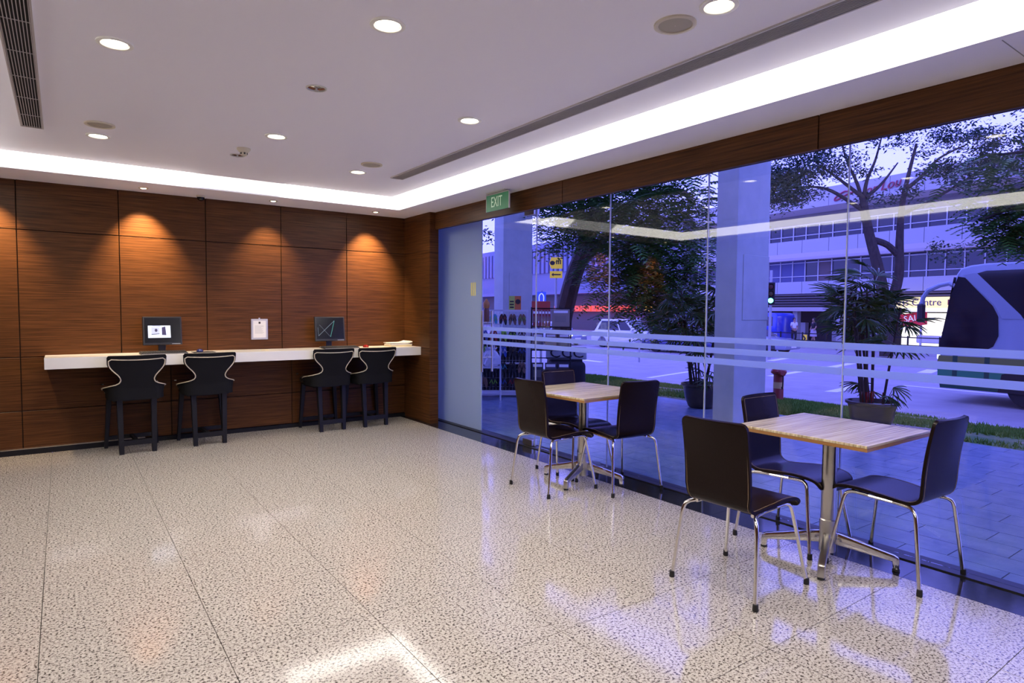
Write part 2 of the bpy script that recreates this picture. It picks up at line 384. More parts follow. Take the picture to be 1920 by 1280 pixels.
def speaker(x, y, label):
    t = empty('ceiling_speaker', (x, y, ZC), 0, label, 'speaker', 'round ceiling speakers')
    ring(MB(), .078, .098, -.010, .002).build('trim_ring', BEIGER, t, smooth=True)
    MB().lathe([(.079, -.004), (.06, -.007), (.03, -.0085), (.002, -.009)], 32, cap=False).build('speaker_grille', BEIGEP, t, smooth=True)
speaker(2.368, 1.996, 'big round beige ceiling speaker beside the long right grille')
speaker(.258, 5.575, 'round beige ceiling speaker beside the left grille end')
speaker(2.368, 5.54, 'small far round beige ceiling speaker')
def sprinkler(x, y, label):
    t = empty('sprinkler_plate', (x, y, ZC), 0, label, 'sprinkler', 'recessed ceiling sprinklers')
    ring(MB(), .050, .062, -.006, .002).build('trim_ring', SILV, t, smooth=True)
    MB().lathe([(.050, -.001), (.03, -.003), (.004, -.004)], 24, cap=False).build('cover_plate', CHROME, t, smooth=True)
    MB().lathe([(.012, -.018), (.014, -.014), (.006, -.010), (.006, -.002)], 12).build('nozzle', SILV, t, smooth=True)
sprinkler(1.293, 3.86, 'chrome ringed sprinkler plate near the middle of the ceiling')
sprinkler(1.285, 5.94, 'small chrome ringed sprinkler plate below the smoke detector')
t = empty('smoke_detector', (1.275, 5.66, ZC), 0, 'beige smoke detector hanging from the ceiling', 'smoke detector')
MB().lathe([(.055, 0), (.055, -.012), (.040, -.028), (.032, -.034)], 24).build('base', BEIGER, t, smooth=True)
MB().lathe([(.028, -.034), (.028, -.052), (.024, -.058)], 20).build('sensor_head', BEIGER, t, smooth=True)
for k in range(6):
    a = k * math.pi / 3; MB().box(-.006, .006, .0265, .030, -.052, -.037, Matrix.Rotation(a, 4, 'Z')).build('vent_slot', INK, t)
def grille(x0, x1, y0, y1, label):
    t = empty('air_grille', ((x0 + x1) / 2, y0, ZC), 0, label, 'air grille', 'linear ceiling air grilles')
    w_, h = (x1 - x0) / 2, y1 - y0
    MB().box(-w_ + .004, w_ - .004, .004, h - .004, -.0015, .001).build('dark_backing', DARKIN, t)
    f = MB(); f.box(-w_ - .006, -w_ + .003, -.006, h + .006, -.010, .001); f.box(w_ - .003, w_ + .006, -.006, h + .006, -.010, .001)
    f.box(-w_, w_, -.006, .003, -.010, .001); f.box(-w_, w_, h - .003, h + .006, -.010, .001); f.build('grille_frame', GRILLE, t)
    n = 9; me = MB().box(-.0019, .0019, .004, h - .004, -.009, -.002).mesh('slat', GRILLE)
    for k in range(n): link('slat', me, t, (-w_ + 2 * w_ * (k + .5) / n, 0, 0))
    for k in range(int(h / .45)): MB().box(-w_, w_, .45 * (k + 1) - .003, .45 * (k + 1) + .003, -.006, -.003).build('cross_rib', GRILLE, t)
grille(2.752, 2.878, -1.6, 5.952, 'long dark linear air grille running beside the right cove light')
grille(-.212, -.085, -1.6, 5.945, 'dark linear air grille at the left edge of the ceiling')
WARM = (1., .70, .38)
def washer(x, y, e, label):
    t = empty('wall_washer', (x, y, ZS), 0, label, 'light', 'small wall washer lights')
    ring(MB(), .030, .046, -.008, .002, 24).build('trim_ring', STEEL, t, smooth=True)
    MB().lathe([(.029, -.003), (.018, -.010), (.002, -.012)], 20, cap=False).build('lamp', LAMP, t, smooth=True)
    s = bpy.data.lights.new('washer_beam', 'SPOT'); s.energy = e; s.color = WARM; s.spot_size = R(72); s.spot_blend = .9; s.shadow_soft_size = .02
    so = bpy.data.objects.new('washer_beam', s); col.objects.link(so); so.parent = t; so.location = (0, 0, -.03)
    so.rotation_euler = (R(21), 0, 0)
washer(-.57, 7.46, 150, 'lit wall washer left of the view')
washer(.709, 7.485, 210, 'lit wall washer above the left monitor')
washer(1.987, 7.44, 70, 'dim wall washer above the framed notice')
washer(3.24, 7.46, 210, 'lit wall washer nearest the corner pier')
t = empty('dome_camera', (1.262, 7.60, ZS), 0, 'small black dome security camera on the back soffit', 'camera')
MB().lathe([(.045, 0), (.045, -.014), (.040, -.020)], 24).build('base', BEIGER, t, smooth=True)
MB().lathe([(.038, -.018), (.037, -.032), (.030, -.046), (.016, -.055), (.002, -.057)], 24).build('dome', mat('dark_dome', (.008, .008, .01), .08), t, smooth=True)

# exit sign
t = empty('exit_sign', (3.70, 5.41, ZS), 0, 'green EXIT sign hanging from the soffit above the glass door', 'sign')
MB().box(-.035, .035, -.17, .17, -.012, .0).build('ceiling_mount', SILV, t)
MB().box(-.006, .006, -.205, .205, -.190, -.020).build('sign_plate', GREENS, t)
for s in (-1, 1): MB().box(-.008, .008, s * .207 - .003, s * .207 + .003, -.192, -.018).build('edge_strip', WHITEP, t)
MB().box(-.008, .008, -.205, .205, -.022, -.012).build('top_rail', SILV, t)
text('lettering', 'EXIT', .152, GREENT, t, (-.0065, .015, -.105), (R(90), 0, R(-90)), .0008, .66)

# ================================================================== COUNTER AND THINGS ON IT
ct = MB().box(-.146, 3.786, 7.285, YB - .018, .868, .975).build('counter', COUNTER, bevel=.003); tag(ct, 'long white floating counter along the panelled wall', 'counter')
ZT = .9755
def monitor(x, y, tilt, rz, label, pic):
    t = empty('monitor', (x, y, ZT), rz, label, 'monitor', 'flat computer monitors')
    m = Matrix.Translation((0, 0, .235)) @ Matrix.Rotation(tilt, 4, 'X')
    MB().box(-.184, .184, -.012, .030, -.150, .150, m).build('bezel', PLASTB, t, bevel=.004)
    s = MB().box(-.168, .168, -.0135, -.0115, -.125, .138, m).build('screen', SCR, t)
    MB().box(-.08, .08, .03, .06, -.08, .08, m).build('housing', PLASTB, t, bevel=.01)
    MB().box(-.035, .035, .035, .060, .02, .20).build('neck', PLASTB, t, bevel=.005)
    MB().prism([(.115 * math.cos(a) * 1.05, .03 + .085 * math.sin(a)) for a in [2 * math.pi * k / 28 for k in range(28)]], 0, .016).build('stand_base', PLASTG, t, bevel=.003)
    MB().box(.085, .165, -.0140, -.0118, -.1425, -.138, m).build('button_strip', SILV, t)
    if pic == 1:
        def q(nm, pts, mt, o): MB().add([m @ Vector((a, -.0137 - o, c)) for a, c in pts], [tuple(range(len(pts)))]).build(nm, mt, s)
        q('lit_picture', [(-.137, -.075), (.075, -.075), (.073, .055), (-.137, .055)], SCRW, .0004)
        q('picture_wall', [(-.105, -.035), (-.03, -.035), (-.03, .03), (-.105, .04)], SCRL, .0008)
        q('picture_ceiling', [(-.10, .055), (-.02, .055), (-.02, .035), (-.09, .045)], SCRL, .0008)
        q('picture_door', [(-.008, -.045), (.033, -.048), (.025, .045), (-.008, .035)], SCRD, .0012)
        q('picture_clock', [(-.062 + .013 * math.cos(a), .005 + .017 * math.sin(a)) for a in [k * math.pi / 8 for k in range(16)]], SCRD, .0012)
        q('picture_bench', [(-.105, -.042), (-.03, -.036), (-.03, -.030), (-.105, -.034)], SCRD, .0014)
    else:
        def ln(nm, a, c, mt, w_=.0018):
            MB().tube([m @ Vector((a[0], -.0138, a[1])), m @ Vector((c[0], -.0138, c[1]))], w_, 4).build(nm, mt, s)
        ln('line', (.055, .10), (-.0, -.10), LINE1); ln('line', (.055, .10), (-.145, -.085), LINE2)
        ln('line', (-.145, -.085), (-.15, .02), LINE2, .001); ln('line', (-.13, .05), (0, -.10), LINE2, .0008)
    return t
monitor(.868, 7.60, R(-6), R(2), 'black computer monitor showing a small lit picture of a room', 1)
monitor(2.690, 7.60, R(-9), R(-3), 'black computer monitor with thin criss-cross lines on its dark screen', 2)
def keyboard(x, y, rz, label):
    t = empty('keyboard', (x, y, ZT), rz, label, 'keyboard', 'black keyboards on the counter')
    MB().prism([(-.085, 0), (.085, 0), (.085, .026), (-.085, .012)], -.215, .215, 'x').build('case', PLASTB, t, bevel=.003)
    MB().box(-.213, .213, -.0865, -.0845, .002, .009).build('front_edge', PLASTG, t)
    key = MB().box(-.0085, .0085, -.0085, .0085, 0, .006).mesh('key', PLASTB, bevel=.0012, bseg=1)
    for r_ in range(5):
        for k in range(19):
            y_ = -.062 + .029 * r_
            link('key', key, t, (-.198 + .022 * k, y_, .0125 + .014 * (y_ + .085) / .17), (R(4.7), 0, 0))
keyboard(.855, 7.42, R(2), 'black keyboard in front of the monitor with the lit picture')
keyboard(2.765, 7.44, R(-2), 'black keyboard in front of the monitor with line pattern')
def mouse(x, y, m, label):
    t = empty('computer_mouse', (x, y, ZT + .004 if m is BLUEP else ZT), 0, label, 'mouse', 'computer mice on the counter')
    prof = [(.034, 0), (.036, .008), (.032, .020), (.022, .029), (.010, .033), (.001, .0335)]
    MB().lathe(prof, 20, m=Matrix.Diagonal((.95, 1.55, 1, 1))).build('shell', m, t, smooth=True)
    MB().box(-.003, .003, .018, .034, .024, .032).build('scroll_wheel', PLASTG, t, bevel=.001)
mp_ = MB().box(-.11, .11, -.09, .09, 0, .004).build('mouse_pad', PLASTB, loc=(1.245, 7.50, ZT), bevel=.001); tag(mp_, 'thin dark mouse pad under the blue mouse', 'mouse pad')
mouse(1.215, 7.53, BLUEP, 'glossy blue mouse on the dark pad')
mouse(3.125, 7.52, REDP, 'glossy red mouse lying on the white counter')
ctr = MB().lathe([(.045, 0), (.046, .003), (.043, .004), (.002, .004)], 24).build('cable_grommet', CREAMP, ct, smooth=True, loc=(1.90, 7.53, ZT))
random.seed(3)
papers = [('yellowed thick magazine at the bottom of the paper pile', CREAMP, .02), ('white booklet second from the bottom of the pile', PAPER, .012), ('white folded newspaper in the middle of the pile', PAPER, .012), ('curling white sheet on top of the paper pile', PAPER, .003)]
z = ZT
for k, (lb, m, th) in enumerate(papers):
    o = empty('magazine', (3.60 + random.uniform(-.02, .02), 7.56, z), random.uniform(-.18, .12), lb, 'papers', 'papers piled on the counter end')
    mb = MB(); n = 8; L0, W0 = .15, .105
    top = [(-L0 + 2 * L0 * i / n, th + (.02 * max(0, (i - 5) / 3) ** 2 if k >= 2 else 0)) for i in range(n + 1)]
    bot = [(a, max(0, c - th)) for a, c in top]
    mb.prism(bot + top[::-1], -W0, W0, 'y'); mb.build('sheets', m, o); z += th + .0008
# framed notice
t = empty('framed_notice', (1.897, YB - .018, 1.09), 0, 'framed white notice hanging on the panelled wall', 'notice')
MB().box(-.095, .095, -.014, 0, 0, .243).build('silver_frame', SILV, t, bevel=.003)
MB().box(-.072, .072, -.0152, -.013, .022, .222).build('paper', PAPER, t)
MB().box(-.011, .011, -.016, -.015, .186, .210).build('printed_logo', INK, t)
for k in range(9):
    MB().box(-.055, .055 - random.random() * .035, -.0159, -.0151, .160 - k * .011, .1625 - k * .011).build('text_line', GREYINK, t)
MB().box(-.008, .008, -.010, 0, .243, .256).build('hook', STEEL, t)

# ================================================================== BAR STOOLS
def lerp(a, c, t_): return a + (c - a) * t_
def interp1(tab, v):
    for (a, x), (c, y) in zip(tab, tab[1:]):
        if v <= c: return lerp(x, y, max(0, (v - a) / (c - a)))
    return tab[-1][1]
def interp(tab, v): return sum(interp1(tab, v + .004 * k) for k in range(-4, 5)) / 9
ARC = [(.545, .50), (.60, .54), (.635, .535), (.655, .44), (.680, .255), (.705, .175), (.745, .155), (.79, .178), (.85, .238), (.89, .262), (.985, .266)]
def plan(a, z):
    s = 1 if a >= 0 else -1; a = abs(a); f = min(1, max(0, (z - .60) / .25))
    if a < .14: x, y = a, 0
    elif a < .14 + .16: th = (a - .14) / .102; x, y = .14 + .102 * math.sin(th), .102 * (1 - math.cos(th))
    else: x, y = .242, .102 + (a - .30)
    x2, y2 = .62 * math.sin(a / .62), .62 * (1 - math.cos(a / .62))
    return s * lerp(x, x2, f), lerp(y, y2, f)
def stool_pt(a, z, off):
    lean = -.02 - .07 * max(0, z - .66) / .32
    x, y = plan(a, z); e = 1e-3; x1, y1 = plan(a + e, z); x0, y0 = plan(a - e, z)
    tx, ty = x1 - x0, y1 - y0; l = math.hypot(tx, ty) or 1
    return Vector((x + off * ty / l, -.255 + lean + y - off * tx / l, z))
def make_stool():
    t = empty('bar_stool', (0, 0, 0), 0, 'x', 'stool', 'black bar stools at the counter')
    ns, nv = 32, 26; zs_ = [.545 + (.985 - .545) * k / nv for k in range(nv + 1)]
    th = .05; outer = []; inner = []
    for z in zs_:
        A = interp(ARC, z)
        if z > .965: A -= .012 * ((z - .965) / .02) ** 2
        outer.append([stool_pt(A * (-1 + 2 * k / ns), z, 0) for k in range(ns + 1)])
        inner.append([stool_pt(A * (-1 + 2 * k / ns), z, -th) for k in range(ns + 1)])
    mb = MB(); W = ns + 1; vs_ = [p for r in outer for p in r] + [p for r in inner for p in r]; o = W * (nv + 1); fs = []
    for i in range(nv):
        for k in range(ns):
            a = i * W + k; fs.append((a, a + 1, a + W + 1, a + W)); fs.append((o + a + W, o + a + W + 1, o + a + 1, o + a))
        for k in (0, ns):
            a = i * W + k; fs.append((a, a + W, o + a + W, o + a))
    for i in (0, nv):
        for k in range(ns): a = i * W + k; fs.append((a, a + 1, o + a + 1, o + a))
    mb.add(vs_, fs); back = mb.build('backrest', BFABRIC, t, smooth=True)
    # piping follows the edge of the back: arm front, waist, top
    edge = []
    for z in [q for q in zs_[5:] if q < .95]: edge.append((interp(ARC, z) - .016 - (.012 * ((z - .965) / .02) ** 2 if z > .965 else 0), z))
    left = [stool_pt(-a, z, .004) for a, z in edge]; right = [stool_pt(a, z, .004) for a, z in edge]
    A = edge[-1][0]; top = [stool_pt(A * (-1 + 2 * k / 20), .952 - .010 * (1 - abs(-1 + k / 10) ** 2), .004) for k in range(21)]
    MB().tube(left + top[1:-1] + right[::-1], .0055, 6).build('piping', PIPING, back, smooth=True)
    seat = MB().box(-.235, .235, -.22, .215, .555, .635).build('seat', BLEATH, t, smooth=True, bevel=.03, bseg=4)
    MB().box(-.20, .20, -.185, .205, .525, .557).build('apron', BLACKM, t)
    def leg(x0, y0, x1, y1, w0, w1, z1):
        vs_ = [(x0 - w0, y0 - w0, 0), (x0 + w0, y0 - w0, 0), (x0 + w0, y0 + w0, 0), (x0 - w0, y0 + w0, 0), (x1 - w1, y1 - w1, z1), (x1 + w1, y1 - w1, z1), (x1 + w1, y1 + w1, z1), (x1 - w1, y1 + w1, z1)]
        MB().add(vs_, [(3, 2, 1, 0), (4, 5, 6, 7), (0, 1, 5, 4), (1, 2, 6, 5), (2, 3, 7, 6), (3, 0, 4, 7)]).build('leg', BLACKM, t, bevel=.003, bseg=1)
    for s in (-1, 1):
        leg(s * .142, -.225, s * .150, -.19, .021, .026, .545); leg(s * .232, .200, s * .195, .18, .016, .024, .545)
        cap = MB().box(s * .248 - .012, s * .248 + .012, .232, .246, .655, .668).build('arm_stud', CHROME, t)
    MB().box(-.142, .142, -.240, -.208, .085, .135).build('stretcher', BLACKM, t)
    MB().box(-.225, .225, .188, .212, .085, .125).build('stretcher', BLACKM, t)
    MB().box(-.016, .016, -.21, .205, .095, .125).build('cross_stretcher', BLACKM, t)
    return t
stool = make_stool()
for i, (x, y, a, lb) in enumerate([(.580, 7.485, 3, 'black bar stool with beige piping, leftmost at the counter'), (1.250, 7.515, 2, 'black bar stool with beige piping in front of the blue mouse'),
                                   (2.590, 7.545, 4, 'black bar stool with beige piping in front of the line-pattern monitor'), (3.145, 7.545, 3, 'black bar stool with beige piping, rightmost, below the red mouse')]):
    o = stool if i == 0 else copy_tree(stool)
    o.location = (x, y - .03, 0); o.rotation_euler.z = R(a); o['label'] = lb

# ================================================================== CAFE CHAIRS AND TABLES
def make_chair():
    t = empty('cafe_chair', (0, 0, 0), 0, 'x', 'chair', 'brown leather cafe chairs')
    side = bez([(.272, 0, .405), (.258, 0, .434), (.215, 0, .456), (.11, 0, .464), (0, 0, .456), (-.11, 0, .444), (-.165, 0, .446), (-.208, 0, .475), (-.222, 0, .530), (-.232, 0, .62), (-.252, 0, .74), (-.290, 0, .905)], 5)
    n = len(side); L_ = [0]
    for a, c in zip(side, side[1:]): L_.append(L_[-1] + (c - a).length)
    T = L_[-1]
    def hw(l):
        w_ = .192
        for e in (l, T - l):
            if e < .035: w_ -= .035 - math.sqrt(max(0, .035 ** 2 - (.035 - e) ** 2))
        f = (l / T - .45) / .15
        return w_ - .012 * max(0, 1 - f * f)
    # resample ends finely
    def at(l):
        l = min(max(l, 0), T)
        for i in range(n - 1):
            if L_[i + 1] >= l: return side[i].lerp(side[i + 1], (l - L_[i]) / max(1e-9, L_[i + 1] - L_[i]))
        return side[-1]
    ls = [.0, .004, .010, .020, .035] + [.035 + (T - .07) * k / 44 for k in range(1, 44)] + [T - .035, T - .02, T - .010, T - .004, T]
    pts = [at(l) for l in ls]; nor = []
    for i in range(len(pts)):
        d = pts[min(i + 1, len(pts) - 1)] - pts[max(i - 1, 0)]; nor.append(Vector((-d.z, 0, d.x)).normalized() * -1)
    nw = 10; th = .017; mb = MB(); top = []; bot = []
    for p, q, l in zip(pts, nor, ls):
        w_ = hw(l)
        cv = .022 * max(0, (l / T - .55) / .45)      # the back curves a little round the sitter
        top.append([p + Vector((cv * (k / nw * 2 - 1) ** 2, w_ * (k / nw * 2 - 1), 0)) + q * th / 2 for k in range(nw + 1)])
        bot.append([p + Vector((cv * (k / nw * 2 - 1) ** 2, w_ * (k / nw * 2 - 1), 0)) - q * th / 2 for k in range(nw + 1)])
    W = nw + 1; o = W * len(pts); fs = []
    for i in range(len(pts) - 1):
        for k in range(nw): a = i * W + k; fs += [(a, a + 1, a + W + 1, a + W), (o + a + W, o + a + W + 1, o + a + 1, o + a)]
        for k in (0, nw): a = i * W + k; fs.append((a, a + W, o + a + W, o + a))
    for i in (0, len(pts) - 1):
        for k in range(nw): a = i * W + k; fs.append((a, a + 1, o + a + 1, o + a))
    mb.add([p for r in top for p in r] + [p for r in bot for p in r], fs)
    shell = mb.build('shell', CHLEATH, t, smooth=True)
    for s, rows in ((1, top), (-1, bot)):
        path = []
        idx = [i for i, l in enumerate(ls) if .012 < l < T - .012]
        def ins(i, sd): 
            c = (rows[i][0] + rows[i][nw]) / 2; e = rows[i][0] if sd < 0 else rows[i][nw]; d = (c - e).normalized()
            return e + d * .011 + nor[i] * (.0006 * s)
        path = [ins(i, -1) for i in idx] + [ins(i, 1) for i in reversed(idx)]
        MB().tube(path, .0008, 4).build('stitching', STITCH, shell)
    fr_ = MB()
    for s in (-1, 1):
        fr_.tube(bez([(.155, s * .165, .438), (.05, s * .165, .432), (-.12, s * .165, .428), (-.16, s * .165, .428)], 4), .010, 8)
    fr_.tube([(.12, -.165, .436), (.12, .165, .436)], .008, 8); fr_.tube([(-.11, -.165, .428), (-.11, .165, .428)], .008, 8)
    fr_.build('seat_frame', CHROME, t, smooth=True)
    for s in (-1, 1):
        for path in ([(.06, s * .166, .434), (.13, s * .170, .437), (.165, s * .178, .430), (.185, s * .187, .402), (.202, s * .203, .30), (.245, s * .242, .03)],
                     [(-.07, s * .166, .430), (-.15, s * .180, .428), (-.185, s * .200, .420), (-.205, s * .216, .392), (-.218, s * .226, .30), (-.250, s * .246, .03)]):
            lg = MB().tube(bez(path, 5), .0105, 10).build('leg', CHROME, t, smooth=True)
            e = path[-1]; MB().lathe([(.0135, 0), (.0145, .004), (.0135, .034), (.011, .036)], 12, c=(e[0] + .003 * (1 if e[0] > 0 else -1), e[1] + .003 * s, 0)).build('foot_cap', RUBBER, lg, smooth=True)
    return t
chair = make_chair()
for i, (x, y, a, lb) in enumerate([(2.948, 1.972, 2, 'dark brown leather chair seen from behind, left of the nearer table'),
                                   (3.785, 2.150, -90, 'dark brown leather chair between the nearer table and the outdoor column'),
                                   (3.805, 1.562, 87, 'dark brown leather chair at the right end of the nearer table'),
                                   (3.278, 3.950, 0, 'dark brown leather chair seen from behind, left of the farther table'),
                                   (3.765, 4.225, -91, 'dark brown leather chair behind the farther table, facing out'),
                                   (3.735, 3.660, 83, 'dark brown leather chair at the right side of the farther table')]):
    o = chair if i == 0 else copy_tree(chair)
    o.location = (x, y, 0); o.rotation_euler.z = R(a); o['label'] = lb
def make_table(x, y, size, rz, brz, label):
    t = empty('cafe_table', (x, y, 0), rz, label, 'table', 'square striped wood cafe tables')
    h = size / 2
    MB().box(-h, h, -h, h, .768, .782).build('table_top', WOODT, t, bevel=.0015, bseg=1)
    MB().box(-h + .0005, h - .0005, -h + .0005, h - .0005, .750, .7675).build('edge_band', WEDGE, t)
    MB().box(-.09, .09, -.09, .09, .738, .750).build('mounting_plate', BLACKM, t)
    MB().box(-.05, .12, -.02, .02, .715, .740).build('bracket', BLACKM, t)
    MB().lathe([(.041, .10), (.041, .738)], 28).build('column', STEEL, t, smooth=True)
    MB().lathe([(.044, .045), (.046, .05), (.046, .235), (.042, .24)], 28).build('sleeve', STEEL, t, smooth=True)
    for k in range(4):
        a = brz + k * math.pi / 2; m = Matrix.Rotation(a, 4, 'Z')
        poly = [(.035, .095), (.035, .165), (.10, .150), (.34, .092), (.362, .080), (.366, .060), (.366, .012), (.335, .012), (.330, .055), (.12, .085)]
        lg = MB().prism(poly, -.019, .019, 'y', m).build('foot_arm', CHROME if k % 2 else STEEL, t, smooth=True, bevel=.006, bseg=2)
        MB().lathe([(.018, 0), (.020, .004), (.018, .013)], 14, c=(.350, 0, 0), m=m).build('glide', RUBBER, lg)
    return t
make_table(3.650, 1.858, .755, 0, R(23), 'square striped wood table with steel column, nearer one in the foreground')
make_table(3.610, 3.955, .82, R(3), R(22), 'square striped wood table with steel column, farther one near the door')

# ================================================================== OUTDOORS
PAVE = noise_col(mat('paving_stone', rough=.22, spec=.6), (1, 1, 1), [(.3, (.16, .23, .33)), (.7, (.24, .31, .42))], 6, bump=.05)
ASPH = noise_col(mat('asphalt', rough=.75), (1, 1, 1), [(.3, (.30, .27, .27)), (.7, (.38, .35, .34))], 1.3, 6)
KERB = mat('kerb_concrete', (.42, .40, .39), .8)
PAINTW = mat('road_paint', (.80, .80, .78), .7)
SOIL = mat('lawn_soil', rough=.95)
N, L, b = nodes(SOIL); v = posmap(SOIL, (1, 1, 1)); n1 = N.new('ShaderNodeTexNoise'); n1.inputs['Scale'].default_value = .9; n1.inputs['Detail'].default_value = 6
L.new(v, n1.inputs['Vector']); r1 = ramp(N, [(.42, (.05, .13, .02)), (.54, (.10, .14, .04)), (.64, (.27, .21, .14))]); L.new(n1.outputs['Fac'], r1.inputs[0]); L.new(r1.outputs[0], b.inputs['Base Color'])
GRASS = mat('grass_blade', (.10, .21, .025), .7, spec=.2)
CONC = noise_col(mat('painted_concrete', rough=.75), (1, 1, 1), [(.3, (.40, .45, .41)), (.7, (.47, .52, .48))], 5, 5)
BARK = noise_col(mat('dark_bark', rough=.9), (3, 3, 1), [(.3, (.020, .014, .011)), (.7, (.055, .038, .030))], 4, 6)
LEAFA = mat('leaf_green_dark', (.022, .060, .014), .45); LEAFB = mat('leaf_blue_green', (.020, .050, .018), .5); LEAFC = mat('leaf_bright_green', (.045, .150, .016), .5)
PALML = mat('palm_leaf_green', (.030, .085, .010), .28, spec=.6)
POT = noise_col(mat('brown_glazed_pot', rough=.3), (1, 1, 1), [(.3, (.020, .014, .010)), (.7, (.040, .028, .020))], 8)
DGLASS = mat('dark_window_glass', (.012, .013, .030), .06, spec=.6)
SKIN = mat('skin', (.42, .24, .16), .6)

# ---- ground: paving under the canopy, lawn verge, road
pv = MB().box(XG + .06, 8.45, -6, 16, -.25, -.034).build('pavement', mat('paving_joint', (.03, .035, .05), .9)); tag(pv, 'blue-grey paved walkway outside the glass wall', 'pavement', kind='structure')
slots = []
PX, PY = .2505, .545
nrow = int(round((8.45 - XG - .06) / PX)); PX = (8.45 - XG - .06) / nrow
for i in range(nrow):
    x0 = XG + .06 + PX * i; off = (i % 2) * PY / 2 + (i % 3) * .04
    for j in range(-2, 26):
        y0 = -1 + PY * j + off; slots.append((x0, y0))
slots.sort(key=lambda q: (q[0] - 2.0) ** 2 + (q[1] - 1.0) ** 2 + (200 if q[1] < .42 * q[0] * .6 - .9 else 0))
pme = MB().box(-PX / 2 + .003, PX / 2 - .003, -PY / 2 + .003, PY / 2 - .003, -.036, -.03).mesh('paver', PAVE)
rest = MB()
for k, (x, y) in enumerate(slots):
    if k < 300: link('paver', pme, pv, (x + PX / 2, y + PY / 2, 0))
    else: rest.box(x + .003, x + PX - .003, y + .003, y + PY - .003, -.036, -.03)
tag(rest.build('far_pavers', PAVE, pv), kind='stuff')
ZR = -.65
def vz(x): 
    t_ = min(1, max(0, (x - 8.45) / 4.75)); return -.03 - .47 * t_ ** 1.15
mb = MB(); nx, ny = 18, 60; random.seed(11)
P = [[(8.45 + 4.75 * i / nx + (0.03 * j - .9) * (.5 if i == nx else 0) * .0, -8 + 36 * j / ny, vz(8.45 + 4.75 * i / nx) + (random.uniform(-.02, .02) if 0 < i < nx else 0)) for i in range(nx + 1)] for j in range(ny + 1)]
mb.add([q for r_ in P for q in r_], [(j * (nx + 1) + i, j * (nx + 1) + i + 1, (j + 1) * (nx + 1) + i + 1, (j + 1) * (nx + 1) + i) for j in range(ny) for i in range(nx)])
lawn = mb.build('lawn_verge', SOIL, smooth=True); tag(lawn, 'patchy grass verge sloping from the paving down to the road', 'verge', kind='structure')
mb = MB(); random.seed(5)
def nz(x, y): return math.sin(x * 1.7 + y * .6) + math.sin(y * 1.3 - x * .7 + 1) + .6 * math.sin(3.1 * x + 2.3 * y)
cnt = 0
while cnt < 60000:
    x = random.uniform(8.5, 13.15); y = random.uniform(1.8, 14)
    if nz(x, y) < random.uniform(-1.5, .45): continue
    z0 = vz(x) - .005; h = random.uniform(.03, .075); a = random.uniform(0, 6.28); w_ = random.uniform(.008, .016); dx, dy = math.cos(a) * w_, math.sin(a) * w_
    lx_, ly_ = random.uniform(-.03, .03), random.uniform(-.03, .03)
    mb.add([(x - dx, y - dy, z0), (x + dx, y + dy, z0), (x + lx_, y + ly_, z0 + h)], [(0, 1, 2)]); cnt += 1
gr = mb.build('lawn_grass', GRASS); tag(gr, 'short green grass growing in patches on the verge', 'grass', kind='stuff')
rd = MB().box(13.4, 60, -30, 90, -.9, ZR).build('road', ASPH); tag(rd, 'wide asphalt road seen through the glass', 'road', kind='structure')
kb = MB().box(13.18, 13.42, -30, 60, -.8, -.50).build('kerb', KERB, bevel=.02); tag(kb, 'pale kerb between the verge and the road', 'kerb', kind='structure')
def mark(pts): MB().prism([(a, c) for a, c in pts], ZR + .002, ZR + .006).build('road_marking', PAINTW, rd)
mark([(16.53, 8.63), (19.84, 9.04), (19.4, 8.70), (16.66, 8.35)])
mark([(18.96, 11.84), (21.48, 12.22), (21.5, 11.95), (19.0, 11.6)])
mark([(25.09, 15.7), (27.79, 16.3), (27.8, 15.95), (25.1, 15.35)])
mark([(24.25, 12.6), (26.81, 13.05), (26.8, 12.7), (24.3, 12.25)])
mark([(24.73, 9.6), (26.5, 9.95), (26.6, 9.55), (24.9, 9.2)])
mark([(15.11, 13.64), (18.62, 14.45), (18.65, 14.25), (15.15, 13.45)])
mark([(18.0, 21.0), (18.6, 21.0), (18.3, 18.8), (18.0, 18.8)])
mark([(19.9, 8.1), (20.05, 8.1), (20.05, -8), (19.9, -8)])
for k in range(7): mark([(29.0, 2 + 6 * k), (29.15, 2 + 6 * k), (29.8, 5 + 6 * k), (29.65, 5 + 6 * k)])

# ---- canopy over the walkway and its columns
cp = MB().box(4.25, 7.9, -8, 30, 4.4, 4.9).build('canopy', CONC); tag(cp, 'concrete canopy slab over the paved walkway', 'canopy', kind='structure')
for y, lb in ((4.83, 'pale square concrete column standing behind the nearer table'), (10.03, 'pale concrete column standing behind the sandal racks'), (-.37, 'pale concrete column outside beyond the right edge'), (15.23, 'pale concrete column at the far end of the walkway')):
    o = MB().box(7.0, 7.71, y, y + .315, -.03, 4.4).build('column', CONC, bevel=.006, bseg=1); tag(o, lb, 'column', 'columns of the walkway')
    MB().box(7.14, 7.715, y - .008, y + .001, 1.35, 2.2).build('shallow_panel', CONC, o, bevel=.004, bseg=1)

